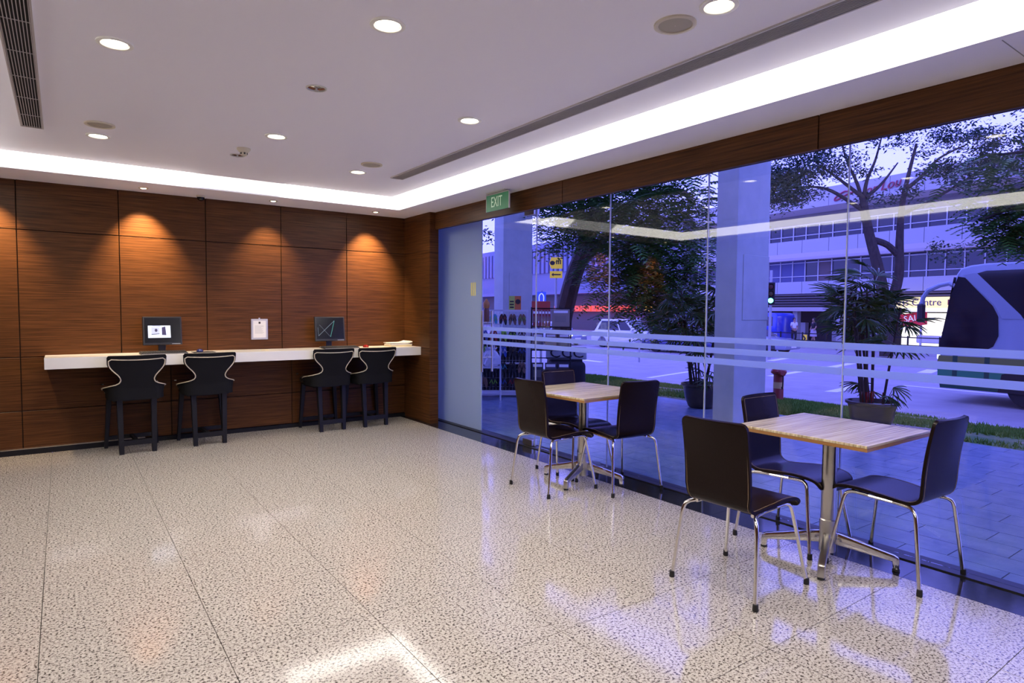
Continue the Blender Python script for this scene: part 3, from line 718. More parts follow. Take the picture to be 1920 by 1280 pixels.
# ---- potted lady palms
def fan_leaf(n, L0, seed):
    rnd = random.Random(seed); mb = MB()
    for k in range(n):
        a = (k - (n - 1) / 2) * R(150) / n; L1 = L0 * (1 - .25 * abs(k - (n - 1) / 2) / n * 2) * rnd.uniform(.9, 1.08); w_ = L0 * .070
        d = Vector((math.cos(a), math.sin(a), 0)); s = Vector((-math.sin(a), math.cos(a), 0)); pts = []
        for f, ww, dz in ((0.02, .25, 0), (.35, 1, .02), (.75, .95, -.05), (1.0, .35, -.17)):
            c = d * L1 * f + Vector((0, 0, dz * L1)); pts.append((c - s * w_ * ww / 2, c + Vector((0, 0, -.012 * ww)), c + s * w_ * ww / 2))
        vs_ = [q for r_ in pts for q in r_]; fs = []
        for i in range(3):
            fs += [(3 * i, 3 * i + 1, 3 * i + 4, 3 * i + 3), (3 * i + 1, 3 * i + 2, 3 * i + 5, 3 * i + 4)]
        mb.add(vs_, fs)
    return mb.mesh('palm_leaf', PALML)
LM = [fan_leaf(9, .36, 1), fan_leaf(8, .32, 2), fan_leaf(10, .40, 3), fan_leaf(7, .27, 4)]
def palm(x, y, z, H, label, seed, red=False):
    rnd = random.Random(seed)
    t = empty('potted_palm', (x, y, z), 0, label, 'potted plant', 'potted palms on the walkway')
    MB().lathe([(.17, 0), (.20, .02), (.255, .16), (.27, .27), (.285, .33), (.315, .345), (.315, .375), (.285, .38), (.265, .33)], 32).build('pot', POT, t, smooth=True)
    MB().lathe([(.27, .325), (.002, .34)], 24, cap=False).build('soil', SOIL, t)
    for k in range(9):
        a = rnd.uniform(0, 6.28); r_ = rnd.uniform(.02, .17); top = rnd.uniform(.66, .98) * (H - .35) + .25
        lean = rnd.uniform(.05, .30); e = Vector((math.cos(a) * (r_ + lean), math.sin(a) * (r_ + lean), top)); s = Vector((math.cos(a) * r_, math.sin(a) * r_, .30))
        MB().tube(bez([s, s.lerp(e, .5) + Vector((0, 0, .05)), e], 4), [.016] * 5 + [.012] * 4, 6).build('stem', BARK, t, smooth=True)
        if red: MB().tube([s + Vector((.02, .01, 0)), s + Vector((.03, .0, .20))], .016, 5).build('red_ribbon', REDP, t)
        for q in range(9):
            aa = rnd.uniform(0, 6.28); zz = top - .075 * q * rnd.uniform(.5, 1); el = R(rnd.uniform(-20, 50))
            base = e.copy(); base.z = zz; p2 = base + Vector((math.cos(aa) * .16, math.sin(aa) * .16, .10 * math.sin(el) + .05))
            MB().tube([base, p2], .0045, 4).build('leaf_stalk', PALML, t)
            link('palm_leaf', LM[rnd.randrange(4)], t, p2, (rnd.uniform(-.5, .5), -el + .3, aa))
    for k in range(6):
        a = rnd.uniform(0, 6.28); p2 = Vector((math.cos(a) * .24, math.sin(a) * .24, rnd.uniform(.42, .62)))
        MB().tube([(p2.x * .6, p2.y * .6, .33), p2], .004, 4).build('leaf_stalk', PALML, t)
        link('palm_leaf', LM[3], t, p2, (rnd.uniform(-.5, .5), .5, a))
palm(8.62, 3.86, -.075, 2.20, 'potted palm in a brown pot with red ribbons behind the nearer table', 21, True)
palm(8.06, 6.13, -.03, 2.05, 'potted palm in a dark brown pot left of the outdoor column', 22)

# ---- fire hydrant
HYR = mat('hydrant_red', (.22, .022, .020), .45); HYY = mat('hydrant_yellow', (.55, .38, .16), .5)
t = empty('fire_hydrant', (12.0, 7.22, vz(12.0) - .01), 0, 'red fire hydrant with a yellow band on the grass verge', 'hydrant')
MB().lathe([(.10, 0), (.10, .26), (.098, .27)], 20).build('lower_barrel', HYR, t, smooth=True)
MB().lathe([(.102, .27), (.102, .40)], 20).build('yellow_band', HYY, t, smooth=True)
MB().lathe([(.10, .40), (.10, .56), (.15, .58), (.155, .62), (.13, .66), (.07, .70), (.05, .74), (.045, .76)], 20).build('bonnet', HYR, t, smooth=True)
for s in (-1, 1):
    MB().lathe([(.065, 0), (.065, .12), (.075, .125), (.075, .17), (.05, .19)], 14, m=Matrix.Translation((0, 0, .60)) @ Matrix.Rotation(R(55), 4, 'Z') @ Matrix.Rotation(R(90) * s, 4, 'Y')).build('outlet_cap', HYR, t, smooth=True)
    c = Matrix.Rotation(R(55), 4, 'Z') @ Vector((s * .2, 0, .55))
    MB().tube(bez([c, c + Vector((0, 0, -.14)), c * .9 + Vector((0, 0, -.22)), c * .75 + Vector((0, 0, -.10))], 5), .012, 5).build('chain', BLACKM, t)

# ---- trees
def spray_leaves(mb, c, n, L0, rnd, w_=.05, droop=.5):
    """pinnate sprays hanging round a point"""
    for _ in range(n):
        a = rnd.uniform(0, 6.28); d = Vector((math.cos(a), math.sin(a), rnd.uniform(-droop, .35))).normalized(); s = d.cross(Vector((0, 0, 1))).normalized()
        for k in range(1, 8):
            f = k / 7; p = c + d * L0 * f + Vector((0, 0, -.35 * L0 * f * f))
            for sg in (-1, 1):
                q = p + s * sg * L0 * .30 * (1 - .45 * f) + d * L0 * .10 + Vector((0, 0, -.05 * L0)); r_ = d * w_ * L0
                mb.add([p - r_ * .6, p + r_ * .6, q + r_ * .35, q - r_ * .35], [(0, 1, 2, 3)])
def blob_leaves(mb, c, n, rad, size, rnd):
    for _ in range(n):
        p = c + Vector((rnd.gauss(0, rad), rnd.gauss(0, rad), rnd.gauss(0, rad * .55)))
        a = rnd.uniform(0, 6.28); e = rnd.uniform(-.9, .9); d = Vector((math.cos(a), math.sin(a), e)).normalized() * size * rnd.uniform(.7, 1.3); s = d.cross(Vector((rnd.uniform(-1, 1), rnd.uniform(-1, 1), 1))).normalized() * size * .42
        mb.add([p - d * .5, p + s * .5, p + d * .5, p - s * .5], [(0, 1, 2, 3)])
def limb(t, pts, r0, r1, nm='branch'):
    q = bez(pts, 5); n = len(q); return MB().tube(q, [lerp(r0, r1, i / (n - 1)) for i in range(n)], 8).build(nm, BARK, t, smooth=True)
# A: leaning dark trunk and a hanging feathery crown, left half of the glazing
t = empty('street_tree', (11.2, 13.5, -.33), 0, 'dark leaning tree with hanging feathery leaves between the two columns', 'tree', 'street trees')
o = Vector((11.2, 13.5, -.33)); rnd = random.Random(31)
def rel(*p): return [Vector(q) - o for q in p]
limb(t, rel((11.2, 13.5, -.4), (11.35, 13.4, 1.0), (11.65, 13.26, 2.4), (11.95, 13.1, 3.3), (12.3, 12.9, 4.6)), .27, .20, 'trunk')
limb(t, rel((11.75, 13.2, 2.7), (12.4, 12.3, 3.9), (12.2, 11.2, 4.6), (11.2, 10.0, 4.7)), .16, .05)
limb(t, rel((11.9, 13.1, 3.2), (11.3, 12.6, 4.2), (10.4, 11.6, 4.7)), .15, .05)
limb(t, rel((12.1, 13.0, 3.9), (12.9, 11.6, 4.6), (12.6, 10.2, 4.4), (11.6, 9.3, 3.6)), .12, .03)
mbA = MB()
for cx, cy, cz, r_, n in ((8.9, 9.9, 3.7, .55, 70), (9.5, 9.6, 3.8, .6, 90), (10.2, 9.2, 4.0, .55, 90), (10.8, 9.1, 3.5, .5, 90), (10.1, 9.4, 2.9, .55, 110), (10.8, 9.0, 2.55, .42, 90), (9.8, 9.6, 2.2, .42, 90), (10.2, 9.4, 1.65, .36, 60), (9.5, 10.2, 3.2, .55, 80),
                          (10.6, 9.2, 2.0, .38, 80), (10.5, 9.0, 1.25, .24, 24), (11.4, 12.2, 4.6, .9, 70), (12.2, 11.2, 4.7, .9, 80), (10.5, 11.4, 4.9, .8, 60), (12.9, 12.2, 4.2, .9, 80), (12.6, 11.2, 3.2, .7, 90), (11.8, 10.8, 2.3, .5, 60), (9.4, 11.3, 4.6, .7, 50), (11.5, 10.0, 3.4, .6, 80), (8.9, 10.9, 4.3, .6, 50), (9.9, 12.4, 4.2, .6, 50), (11.1, 9.4, 1.6, .32, 36), (9.0, 10.6, 3.4, .35, 30)):
    for _ in range(n): spray_leaves(mbA, Vector((rnd.gauss(cx, r_), rnd.gauss(cy, r_), rnd.gauss(cz, r_ * .55))) - o, 2, rnd.uniform(.32, .6), rnd, .085)
tag(mbA.build('foliage', LEAFC, t), kind='stuff')
# B: spreading tree across the road in front of the office building
t = empty('street_tree', (32.1, 13.9, -.6), 0, 'spreading forked tree across the road in front of the office building', 'tree', 'street trees')
o = Vector((32.1, 13.9, -.6)); rnd = random.Random(32)
limb(t, rel((32.1, 13.8, -.6), (32.1, 13.9, 1.6), (31.85, 14.2, 3.6), (31.55, 14.52, 5.22), (31.34, 14.77, 6.75)), .32, .20, 'trunk')
limb(t, rel((32.1, 13.8, 1.5), (32.6, 13.6, 3.2), (32.72, 13.66, 4.9), (32.82, 13.67, 6.4), (33.1, 13.59, 7.8), (33.5, 13.4, 9.6)), .27, .06)
limb(t, rel((31.6, 14.45, 5.0), (32.2, 14.0, 4.75), (32.72, 13.66, 4.2)), .16, .16)
for p in (((31.34, 14.77, 6.6), (31.15, 14.95, 7.6), (30.7, 15.3, 8.8), (30.5, 15.5, 9.8)), ((31.34, 14.77, 6.7), (31.5, 14.7, 7.8), (31.84, 14.5, 8.8), (32.2, 14.4, 10.0)), ((31.34, 14.77, 6.4), (30.15, 15.67, 7.3), (29.32, 16.27, 7.5), (28.3, 17.0, 7.4)),
          ((32.8, 13.67, 6.2), (34.0, 12.9, 6.9), (35.14, 12.09, 7.7), (36.6, 11.1, 8.9)), ((33.0, 13.6, 7.4), (33.6, 13.2, 8.0), (34.3, 12.7, 8.9), (35.5, 12, 9.6)), ((31.4, 14.7, 7.0), (32.0, 14.3, 7.6), (32.8, 13.9, 8.7)), ((31.34, 14.77, 7.0), (30.4, 15.5, 7.9), (29.5, 16.2, 8.7))):
    limb(t, rel(*p), .11, .03)
mbB = MB()
for cx, cy, cz, r_, n in ((28.4, 16.9, 7.9, .75, 64), (29.4, 16.2, 8.6, .75, 54), (28.1, 17.2, 6.9, .6, 44), (27.6, 17.5, 7.6, .7, 44), (30.3, 15.6, 9.3, .6, 12), (32.2, 14.4, 10.4, .8, 18), (33.8, 13.3, 10.1, .7, 18), (35.3, 12.1, 9.9, .8, 34), (36.6, 11.2, 9.6, .9, 38), (37.6, 10.5, 9.0, .8, 30), (34.4, 12.7, 8.5, .55, 18), (36.0, 11.6, 8.5, .6, 22), (33.0, 13.6, 7.2, .35, 8), (32.2, 14.4, 6.9, .45, 8), (29.0, 16.5, 7.1, .4, 10), (35.0, 12.4, 7.9, .4, 10), (34.6, 12.4, 4.6, .5, 8), (31.0, 15.0, 8.3, .5, 10)):
    for _ in range(n): blob_leaves(mbB, Vector((rnd.gauss(cx, r_), rnd.gauss(cy, r_), rnd.gauss(cz, r_ * .55))) - o, 36, .27, .20, rnd)
tag(mbB.build('foliage', LEAFB, t), kind='stuff')
# C: feathery branches reaching in from the right
t = empty('street_tree', (15.6, 1.2, -.6), 0, 'tree on the right with feathery leaves hanging above the bus', 'tree', 'street trees')
o = Vector((15.6, 1.2, -.6)); rnd = random.Random(33)
limb(t, rel((15.6, 1.2, -.65), (15.6, 1.3, 1.2), (15.5, 1.8, 2.8), (15.6, 2.6, 4.4)), .26, .12, 'trunk')
limb(t, rel((15.5, 1.9, 3.0), (15.2, 3.2, 3.7), (14.9, 4.2, 3.5), (14.4, 4.6, 3.25)), .08, .02)
limb(t, rel((15.55, 2.3, 4.0), (15.2, 3.4, 4.5), (14.6, 4.4, 4.5)), .07, .02)
mbC = MB()
for cx, cy, cz, r_, n in ((14.8, 4.25, 3.25, .28, 70), (14.9, 4.1, 2.95, .22, 60), (14.9, 4.15, 3.7, .35, 50), (15.2, 3.5, 4.1, .5, 70), (14.7, 4.7, 4.35, .35, 24), (15.4, 2.8, 3.6, .5, 50), (14.5, 4.6, 3.9, .3, 16)):
    for _ in range(n): spray_leaves(mbC, Vector((rnd.gauss(cx, r_), rnd.gauss(cy, r_), rnd.gauss(cz, r_ * .6))) - o, 2, rnd.uniform(.30, .52), rnd, .10)
tag(mbC.build('foliage', LEAFC, t), kind='stuff')
# D: slim tree beyond the far end of the walkway
t = empty('street_tree', (13.0, 21.0, -.5), 0, 'slim tree seen between the frosted door and the far column', 'tree', 'street trees')
o = Vector((13.0, 21.0, -.5)); rnd = random.Random(34)
limb(t, rel((13.0, 21.0, -.6), (13.1, 20.9, 1.6), (12.9, 21.1, 3.4), (13.2, 20.9, 5.5)), .20, .08, 'trunk')
limb(t, rel((13.05, 20.95, 2.0), (12.4, 21.4, 3.2), (12.2, 21.6, 4.4)), .09, .03)
mbD = MB()
for cx, cy, cz, r_, n in ((12.8, 21.2, 5.3, .8, 60), (12.2, 21.6, 4.5, .5, 24), (13.2, 20.6, 6.2, .8, 40), (12.5, 21.3, 3.4, .35, 8)):
    for _ in range(n): blob_leaves(mbD, Vector((rnd.gauss(cx, r_), rnd.gauss(cy, r_), rnd.gauss(cz, r_ * .6))) - o, 22, .22, .18, rnd)
tag(mbD.build('foliage', LEAFB, t), kind='stuff')

# ---- office building across the road (local x runs along the street to the right, y away from the viewer)
FR = R(-96.5)
CLAD = mat('pale_cladding', (.42, .41, .41), .5); SOFF = mat('beige_cladding', (.46, .40, .38), .7); MULL = mat('pale_mullion', (.55, .54, .55), .4); LOUV = mat('dark_louvre', (.09, .075, .07), .6)
CURT = [mat('curtain_brown', (.14, .105, .10), .9), mat('curtain_blue', (.10, .11, .22), .9), DGLASS, DGLASS]
t = empty('office_building', (41.5, 18.8, -.55), FR, 'long pale office building with bands of windows across the road', 'building')
ZO = .55
def bx(x0, x1, y0, y1, z0, z1, nm, m, par=t, **k): return MB().box(x0, x1, y0, y1, z0 + ZO, z1 + ZO).build(nm, m, par, **k)
U0, U1 = -15.0, 37.0
bx(U0, U1, .5, 9, 1.6, 9.8, 'core', mat('building_core', (.06, .055, .07), .9))
bx(U0, U1, .35, .5, 7.62, 8.62, 'recess_wall', LOUV)
n = 26
for k in range(n):
    a, c = U0 + 2 * k, U0 + 2 * k + 2
    bx(a + .015, c - .015, -.25, .4, 8.62, 9.85, 'parapet_panel', CLAD); bx(a + .015, c - .015, -.10, .5, 5.62, 6.52, 'cladding_panel', CLAD); bx(a + .015, c - .015, .0, .5, 2.80, 3.64, 'cladding_panel', CLAD)
o_ = MB().prism([(-.10, 5.62 + ZO), (-.35, 5.30 + ZO), (-.35, 5.12 + ZO), (.5, 5.12 + ZO), (.5, 5.62 + ZO)], U0, U1, 'x').build('sunshade', SOFF, t)
MB().prism([(-.25, 8.62 + ZO), (.4, 8.30 + ZO), (.4, 8.62 + ZO)], U0, U1, 'x').build('eaves', SOFF, t)
random.seed(8)
for k in range(52):
    a = U0 + k
    for z0, z1 in ((6.52, 7.62), (3.64, 5.12)):
        bx(a, a + 1, .36, .40, z0, z1, 'window_pane', CURT[random.randrange(4)] if z0 < 5 and a < 2 else DGLASS)
        bx(a - .025, a + .025, .28, .37, z0, z1, 'mullion', MULL)
for z0 in (6.85, 7.58, 4.00, 4.95): bx(U0, U1, .30, .365, z0, z0 + .05, 'transom', MULL)
for k in range(5): bx(U0, U1, -.05 + .02 * k, .5, 2.65 - .18 * k, 2.76 - .18 * k, 'louvre', LOUV)
bx(U0, U1, -.6, .5, 1.57, 1.85, 'beam', SOFF)
bx(U0, U1, 2.4, 2.5, -.55, 1.6, 'shop_back_wall', mat('dark_shop_wall', (.05, .045, .05), .8))
for u in (-12.5, -8.6, -5.4, -2.1, .6, 7.2, 11): bx(u - .18, u + .18, -.1, .3, -.55, 1.57, 'pillar', CLAD)
for u, w_, hh, m in ((-6.9, .9, 1.3, MULL), (-3.9, .7, 1.5, MULL), (-1.2, .6, 1.5, CLAD), (-10.3, .9, 1.4, MULL)):
    bx(u, u + w_, 1.9, 2.3, -.55, -.55 + hh, 'shop_display', m)
# the lit shop
LITW = mat('lit_shop_interior', (.8, .78, .7), .8, emit=(1., .93, .75), es=1.0)
SIGNY = mat('lit_yellow_sign', (.8, .65, .2), .5, emit=(1., .80, .28), es=.85)
bx(1.0, 6.9, 1.6, 1.7, -.55, 1.5, 'lit_shop_wall', LITW); bx(1.0, 6.9, -.75, -.62, 1.80, 2.42, 'shop_sign_board', SIGNY)
bx(1.0, 6.9, -.70, -.6, 1.57, 1.79, 'lit_soffit', mat('lit_shop_soffit', (.8, .8, .8), .6, emit=(1., .95, .9), es=1.4))
INKP = mat('sign_purple_letters', (.10, .05, .12), .6)
text('shop_lettering', 'Mattress Centre', .56, INKP, t, (2.55, -.765, 2.10 + ZO), (R(90), 0, 0), .01)
o_ = bx(4.75, 5.45, -.80, -.75, 1.96, 2.26, 'logo_plate', mat('maroon_plate', (.25, .01, .015), .5)); text('logo_lettering', 'GE', .24, PAPER, t, (5.1, -.81, 2.11 + ZO), (R(90), 0, 0), .005)
for u in (1.0, 2.9, 4.6, 6.9): bx(u - .04, u + .04, .1, .2, -.55, 1.58, 'shop_frame', MULL)
MB().add([(1.7, .0, 1.38 + ZO), (3.27, .0, 1.62 + ZO), (3.3, .0, .83 + ZO), (1.85, .0, .62 + ZO), (1.7, .03, 1.38 + ZO), (3.27, .03, 1.62 + ZO), (3.3, .03, .83 + ZO), (1.85, .03, .62 + ZO)], [(0, 1, 2, 3), (7, 6, 5, 4), (0, 4, 5, 1), (1, 5, 6, 2), (2, 6, 7, 3), (3, 7, 4, 0)]).build('sale_banner', mat('red_banner', (.45, .02, .03), .6, emit=(.5, .02, .03), es=.4), t)
text('banner_lettering', 'SALE', .52, mat('banner_white', (.8, .8, .8), .6, emit=(.8, .8, .8), es=.4), t, (2.52, -.01, 1.17 + ZO), (R(90), R(-8), 0), .005)
bx(2.4, 4.5, .6, 1.3, -.3, .15, 'mattress', PAPER, bevel=.06); MB().prism([(3.5, .3 + ZO), (4.6, .3 + ZO), (4.3, 1.05 + ZO), (3.8, .85 + ZO)], 1.2, 1.3, 'y').build('headboard', mat('tan_headboard', (.35, .20, .12), .6), t)
# red script sign on the parapet
SCRIPT = mat('red_script', (.30, .02, .06), .5)
MB().tube(bez([(-1.55, -.33, 9.28), (-1.9, -.33, 9.33), (-2.45, -.33, 9.05), (-2.5, -.33, 8.85), (-2.2, -.33, 8.92), (-1.6, -.33, 9.15), (-1.1, -.33, 9.2), (-.9, -.33, 9.05)], 8), .055, 6).build('script_swash', SCRIPT, t, loc=(0, 0, ZO))
text('script_lettering', 'or Lou', .8, SCRIPT, t, (.55, -.33, 9.25 + ZO), (R(90), R(-6), 0), .03, 1.0, shear=.4)

# ---- second, nearer-blue building further left along the road
BLUEW = mat('blue_grey_wall', (.22, .22, .30), .7); CORR = mat('corrugated_sheet', (.17, .18, .27), .5)
t2 = empty('shop_block', (41.5, 18.8, -.55), FR, 'blue-grey shop block with a corrugated fascia behind the leaning tree', 'building')
bx(-75, -16.2, .5, 10, -.55, 9.5, 'wall', BLUEW, t2)
for k in range(60): bx(-75 + .95 * k, -75 + .95 * k + .55, .2, .5, 5.9, 8.9, 'corrugation', CORR, t2)
bx(-75, -16.2, -1.6, .5, 3.3, 3.7, 'canopy_edge', BLUEW, t2)
bx(-75, -18.2, .3, .49, -.55, 3.2, 'dark_shopfront', LOUV, t2)
bx(-19.0, -16.4, -.2, .5, -.55, 9.9, 'tower', BLUEW, t2)
RED = mat('lit_red_band', (.5, .05, .02), .5, emit=(1., .10, .03), es=.8)
for k in range(14): bx(-36 + 1.0 * k, -36 + 1.0 * k + .85, -.4, .2, 1.45, 2.05, 'red_sign_panel', RED, t2)
AMB = mat('amber_led', (.4, .25, .05), .5, emit=(1., .55, .08), es=2.2)
bx(-21.6, -18.6, -.75, -.45, 1.30, 1.98, 'display_board', INK, t2)
random.seed(12)
for k in range(46):
    u = random.uniform(-21.5, -18.9); z = random.uniform(1.40, 1.85); bx(u, u + .14, -.79, -.75, z, z + .09, 'led_segment', AMB, t2)
for u in (-20.6, -18.3): bx(u - .04, u + .04, -1.6, -1.5, -.55, 3.2, 'shelter_post', MULL, t2)
bx(-20.7, -18.2, -1.65, -1.5, 3.1, 3.2, 'shelter_beam', MULL, t2)
fs_ = MB().box(-75, 40, -6.2, 2.4, -.9, ZR + .12).build('far_pavement', KERB, loc=(41.5, 18.8, 0), rot=(0, 0, FR)); tag(fs_, 'pale pavement in front of the office building', 'pavement', kind='structure')
rl = empty('street_railing', (41.5, 18.8, ZR + .12), FR, 'low dark railing along the far pavement', 'railing')
for z in (.35, .75): MB().box(-14, 10, -6.02, -5.98, z, z + .05).build('rail', BLACKM, rl)
for k in range(17): MB().box(-14 + 1.5 * k - .03, -14 + 1.5 * k + .03, -6.03, -5.97, 0, .85).build('post', BLACKM, rl)

# ---- vehicles
TYRE = mat('tyre', (.012, .012, .013), .8); RIM = mat('wheel_rim', (.45, .45, .47), .3, .8); HEAD = mat('head_lamp', (.8, .8, .85), .1, emit=(.9, .95, 1.), es=1.2); TAIL = mat('tail_lamp', (.4, .01, .01), .2, emit=(1., .03, .03), es=.6)
def wheel(t, x, y, r, s, w_=.2):
    m = Matrix.Translation((x, y, r)) @ Matrix.Rotation(R(90) * s, 4, 'Y')
    o = MB().lathe([(r * .62, -w_ / 2), (r * .95, -w_ / 2), (r, -w_ / 2 + .03), (r, w_ / 2 - .03), (r * .95, w_ / 2), (r * .62, w_ / 2)], 24, m=m).build('wheel', TYRE, t, smooth=True)
    MB().lathe([(r * .62, w_ / 2 - .005), (r * .55, w_ / 2 - .03), (r * .15, w_ / 2 - .02), (.01, w_ / 2 - .015)], 16, m=m, cap=False).build('hub_cap', RIM, o, smooth=True)
def car(x, y, rz, paint, label, suv=False, taxi=False):
    """local +y is forward"""
    t = empty('car', (x, y, ZR), rz, label, 'car', 'cars across the road')
    H = 1.66 if suv else 1.44; B = .95 if suv else .88; L_ = 2.2
    body = [(-L_, .30), (-L_ - .03, .55), (-L_ + .05, B - .02), (-L_ + .35, B + .02), (.75, B), (1.75, B - .10), (L_ - .05, .62), (L_, .40), (L_ - .05, .26), (-L_ + .1, .24)]
    MB().prism(body, -.88, .88, 'x').build('body', paint, t, smooth=True, bevel=.09, bseg=3)
    r0, r1 = (-L_ + .12, -L_ + .55) if suv else (-L_ + .55, -1.05)
    cab0, cab1 = [(r0, B - .06), (1.15, B - .06)], [(r1, H), (.15, H)]
    vs_ = [(s * .82, a, c) for s in (-1, 1) for a, c in cab0] + [(s * .62, a, c) for s in (-1, 1) for a, c in cab1]
    MB().add(vs_, [(0, 2, 3, 1), (4, 5, 7, 6), (0, 1, 5, 4), (2, 6, 7, 3), (0, 4, 6, 2), (1, 3, 7, 5)]).build('cabin', paint, t, smooth=True, bevel=.07, bseg=3)
    for s in (-1, 1):
        def sp(f, h): 
            a = lerp(lerp(r0, r1, h), lerp(1.15, .15, h), f); return Vector((s * (lerp(.82, .62, h) + .006), a, lerp(B - .06, H, h)))
        for f0, f1 in ((.08, .34), (.37, .62), (.65, .93)):
            MB().add([sp(f0, .18), sp(f1, .18), sp(f1, .86), sp(f0, .86)], [(0, 1, 2, 3)]).build('side_window', DGLASS, t)
        MB().box(s * .90 - .06, s * .90 + .06, .75, .90, B + .02, B + .15).build('wing_mirror', paint, t, bevel=.02)
        MB().box(s * .62 - .16, s * .62 + .16, L_ - .10, L_ + .0, .58, .70).build('headlamp', HEAD, t, bevel=.02)
        MB().box(s * .66 - .14, s * .66 + .14, -L_ - .03, -L_ + .03, .66, .82).build('tail_lamp', TAIL, t, bevel=.02)
        wheel(t, s * .78, 1.35, .33, s); wheel(t, s * .78, -1.35, .33, s)
    def wsx(a0, z0, w0, a1, z1, w1, nm): MB().add([(-w0, a0, z0), (w0, a0, z0), (w1, a1, z1), (-w1, a1, z1)], [(0, 1, 2, 3)]).build(nm, DGLASS, t)
    wsx(1.02, B + .05, .72, .24, H - .06, .58, 'windscreen'); wsx(r0 + .0, B + .08, .70, r1 - .10, H - .10, .56, 'rear_window')
    MB().box(-.26, .26, L_ - .02, L_ + .015, .36, .48).build('number_plate', PAPER, t)
    if taxi: MB().box(-.22, .22, -.55, -.35, H - .01, H + .14).build('roof_light', TAIL, t, bevel=.02)
WCAR = mat('white_car_paint', (.70, .70, .70), .15, coat=.6); SCAR = mat('silver_blue_paint', (.30, .33, .42), .2, .3, coat=.6); BCAR = mat('dark_blue_paint', (.03, .04, .16), .15, coat=.6)
CD = R(-173.5)
car(26.9, 25.6, CD, WCAR, 'white estate car standing behind the hanging leaves', suv=True)
car(26.2, 20.9, CD, BCAR, 'dark blue taxi with a red roof light behind the white car', taxi=True)
car(29.3, 19.2, CD, SCAR, 'silver blue saloon at the right end of the car queue')
car(25.5, 31.0, CD, SCAR, 'silver blue car at the left end of the car queue')
# blue van, right of the column
t = empty('van', (38.2, 25.0, ZR), R(-96.5) + R(90), 'bright blue van behind the outdoor column, under the traffic light', 'van')
BLV = mat('blue_van_paint', (.03, .06, .45), .2, coat=.6)
MB().prism([(-2.6, .35), (-2.6, 1.95), (-2.4, 2.1), (1.6, 2.1), (2.2, 1.3), (2.6, 1.1), (2.65, .35)], -.9, .9, 'x').build('body', BLV, t, smooth=True, bevel=.08, bseg=3)
for s in (-1, 1):
    for a, c in ((-2.3, -1.0), (-.9, .3)): MB().box(s * .905 - .004, s * .905 + .004, a, c, 1.25, 1.85).build('side_window', DGLASS, t)
    MB().add([(s * .909, .4, 1.25), (s * .909, 1.95, 1.25), (s * .909, 1.5, 1.85), (s * .909, .4, 1.85)], [(0, 1, 2, 3)]).build('side_window', DGLASS, t)
    wheel(t, s * .82, 1.6, .34, s); wheel(t, s * .82, -1.7, .34, s)
    MB().box(s * .65 - .15, s * .65 + .15, 2.60, 2.68, .75, .92).build('headlamp', HEAD, t)
MB().add([(-.75, 2.22, 1.30), (.75, 2.22, 1.30), (.7, 1.68, 2.03), (-.7, 1.68, 2.03)], [(0, 1, 2, 3)]).build('windscreen', DGLASS, t)

# ---- the coach at the right edge; local: x into the road, y along it (front at +y), z up
BW = mat('coach_white_paint', (.28, .32, .38), .25, coat=.5); OLIVE = mat('coach_olive_band', (.16, .17, .04), .4); GRN = mat('coach_green_band', (.03, .20, .10), .4); DGRN = mat('coach_dark_green', (.012, .06, .035), .4); CGL = mat('coach_glass', (.006, .006, .012), .08)
CX, CYF, CZ = 17.1, 6.2, -.63
t = empty('coach', (CX, CYF, CZ), 0, 'white coach with green bands and dark windows at the right edge', 'bus')
def yz(pts): return [(a - CYF, c - CZ) for a, c in pts]
prof = yz([(6.14, -.30), (6.20, .14), (6.17, .79), (6.04, 1.30), (5.93, 1.95), (5.88, 2.38), (5.80, 2.52), (5.6, 2.58), (5.29, 2.61), (-5.2, 2.61), (-5.5, 2.4), (-5.6, -.30)])
MB().prism(prof, .0, 2.5, 'x').build('body', BW, t, smooth=True, bevel=.05, bseg=3)
def side(pts, nm, m, d=.012): 
    MB().prism(yz(pts), -d, .03, 'x').build(nm, m, t); 
side([(5.84, 2.33), (5.97, 1.9), (6.13, .92), (6.19, .62), (5.25, .62), (5.10, .72), (5.01, .96), (5.03, 1.40), (5.14, 1.64), (5.70, 2.30)], 'driver_window', CGL)
side([(5.49, 2.38), (5.29, 2.44), (-4.9, 2.46), (-4.9, 1.36), (4.57, 1.36)], 'side_window', CGL, .010)
side([(5.74, 2.36), (5.47, 2.40), (4.62, 1.44), (4.57, 1.35), (4.95, 1.35), (5.11, 1.66)], 'pillar_stripe', BW, .02)
side([(6.17, .46), (6.2, .30), (-5.5, .30), (-5.5, .46)], 'olive_band', OLIVE)
side([(6.19, .14), (6.18, -.05), (-5.5, -.05), (-5.5, .14)], 'green_band', GRN)
side([(6.15, -.12), (6.12, -.31), (-5.5, -.31), (-5.5, -.12)], 'skirt_band', DGRN)
for a in (5.88, 5.25): side([(a, .47), (a, -.3), (a - .10, -.3), (a - .10, .47)], 'panel_gap', DGRN, .014)
side([(4.98, -.31), (4.92, .10), (4.6, .22), (4.1, .22), (3.85, .08), (3.8, -.31)], 'wheel_arch', TYRE, .016)
MB().add([(.02 + 2.46 * f, yy, zz) for f, yy, zz in ((0, -.055, 1.42), (1, -.055, 1.42), (1, -.265, 2.95), (0, -.265, 2.95))], [(0, 1, 2, 3)]).build('windscreen', CGL, t)
for yy in (4.38, -2.6): wheel(t, .16, yy - CYF, .46, -1, .28); wheel(t, 2.34, yy - CYF, .46, 1, .28)
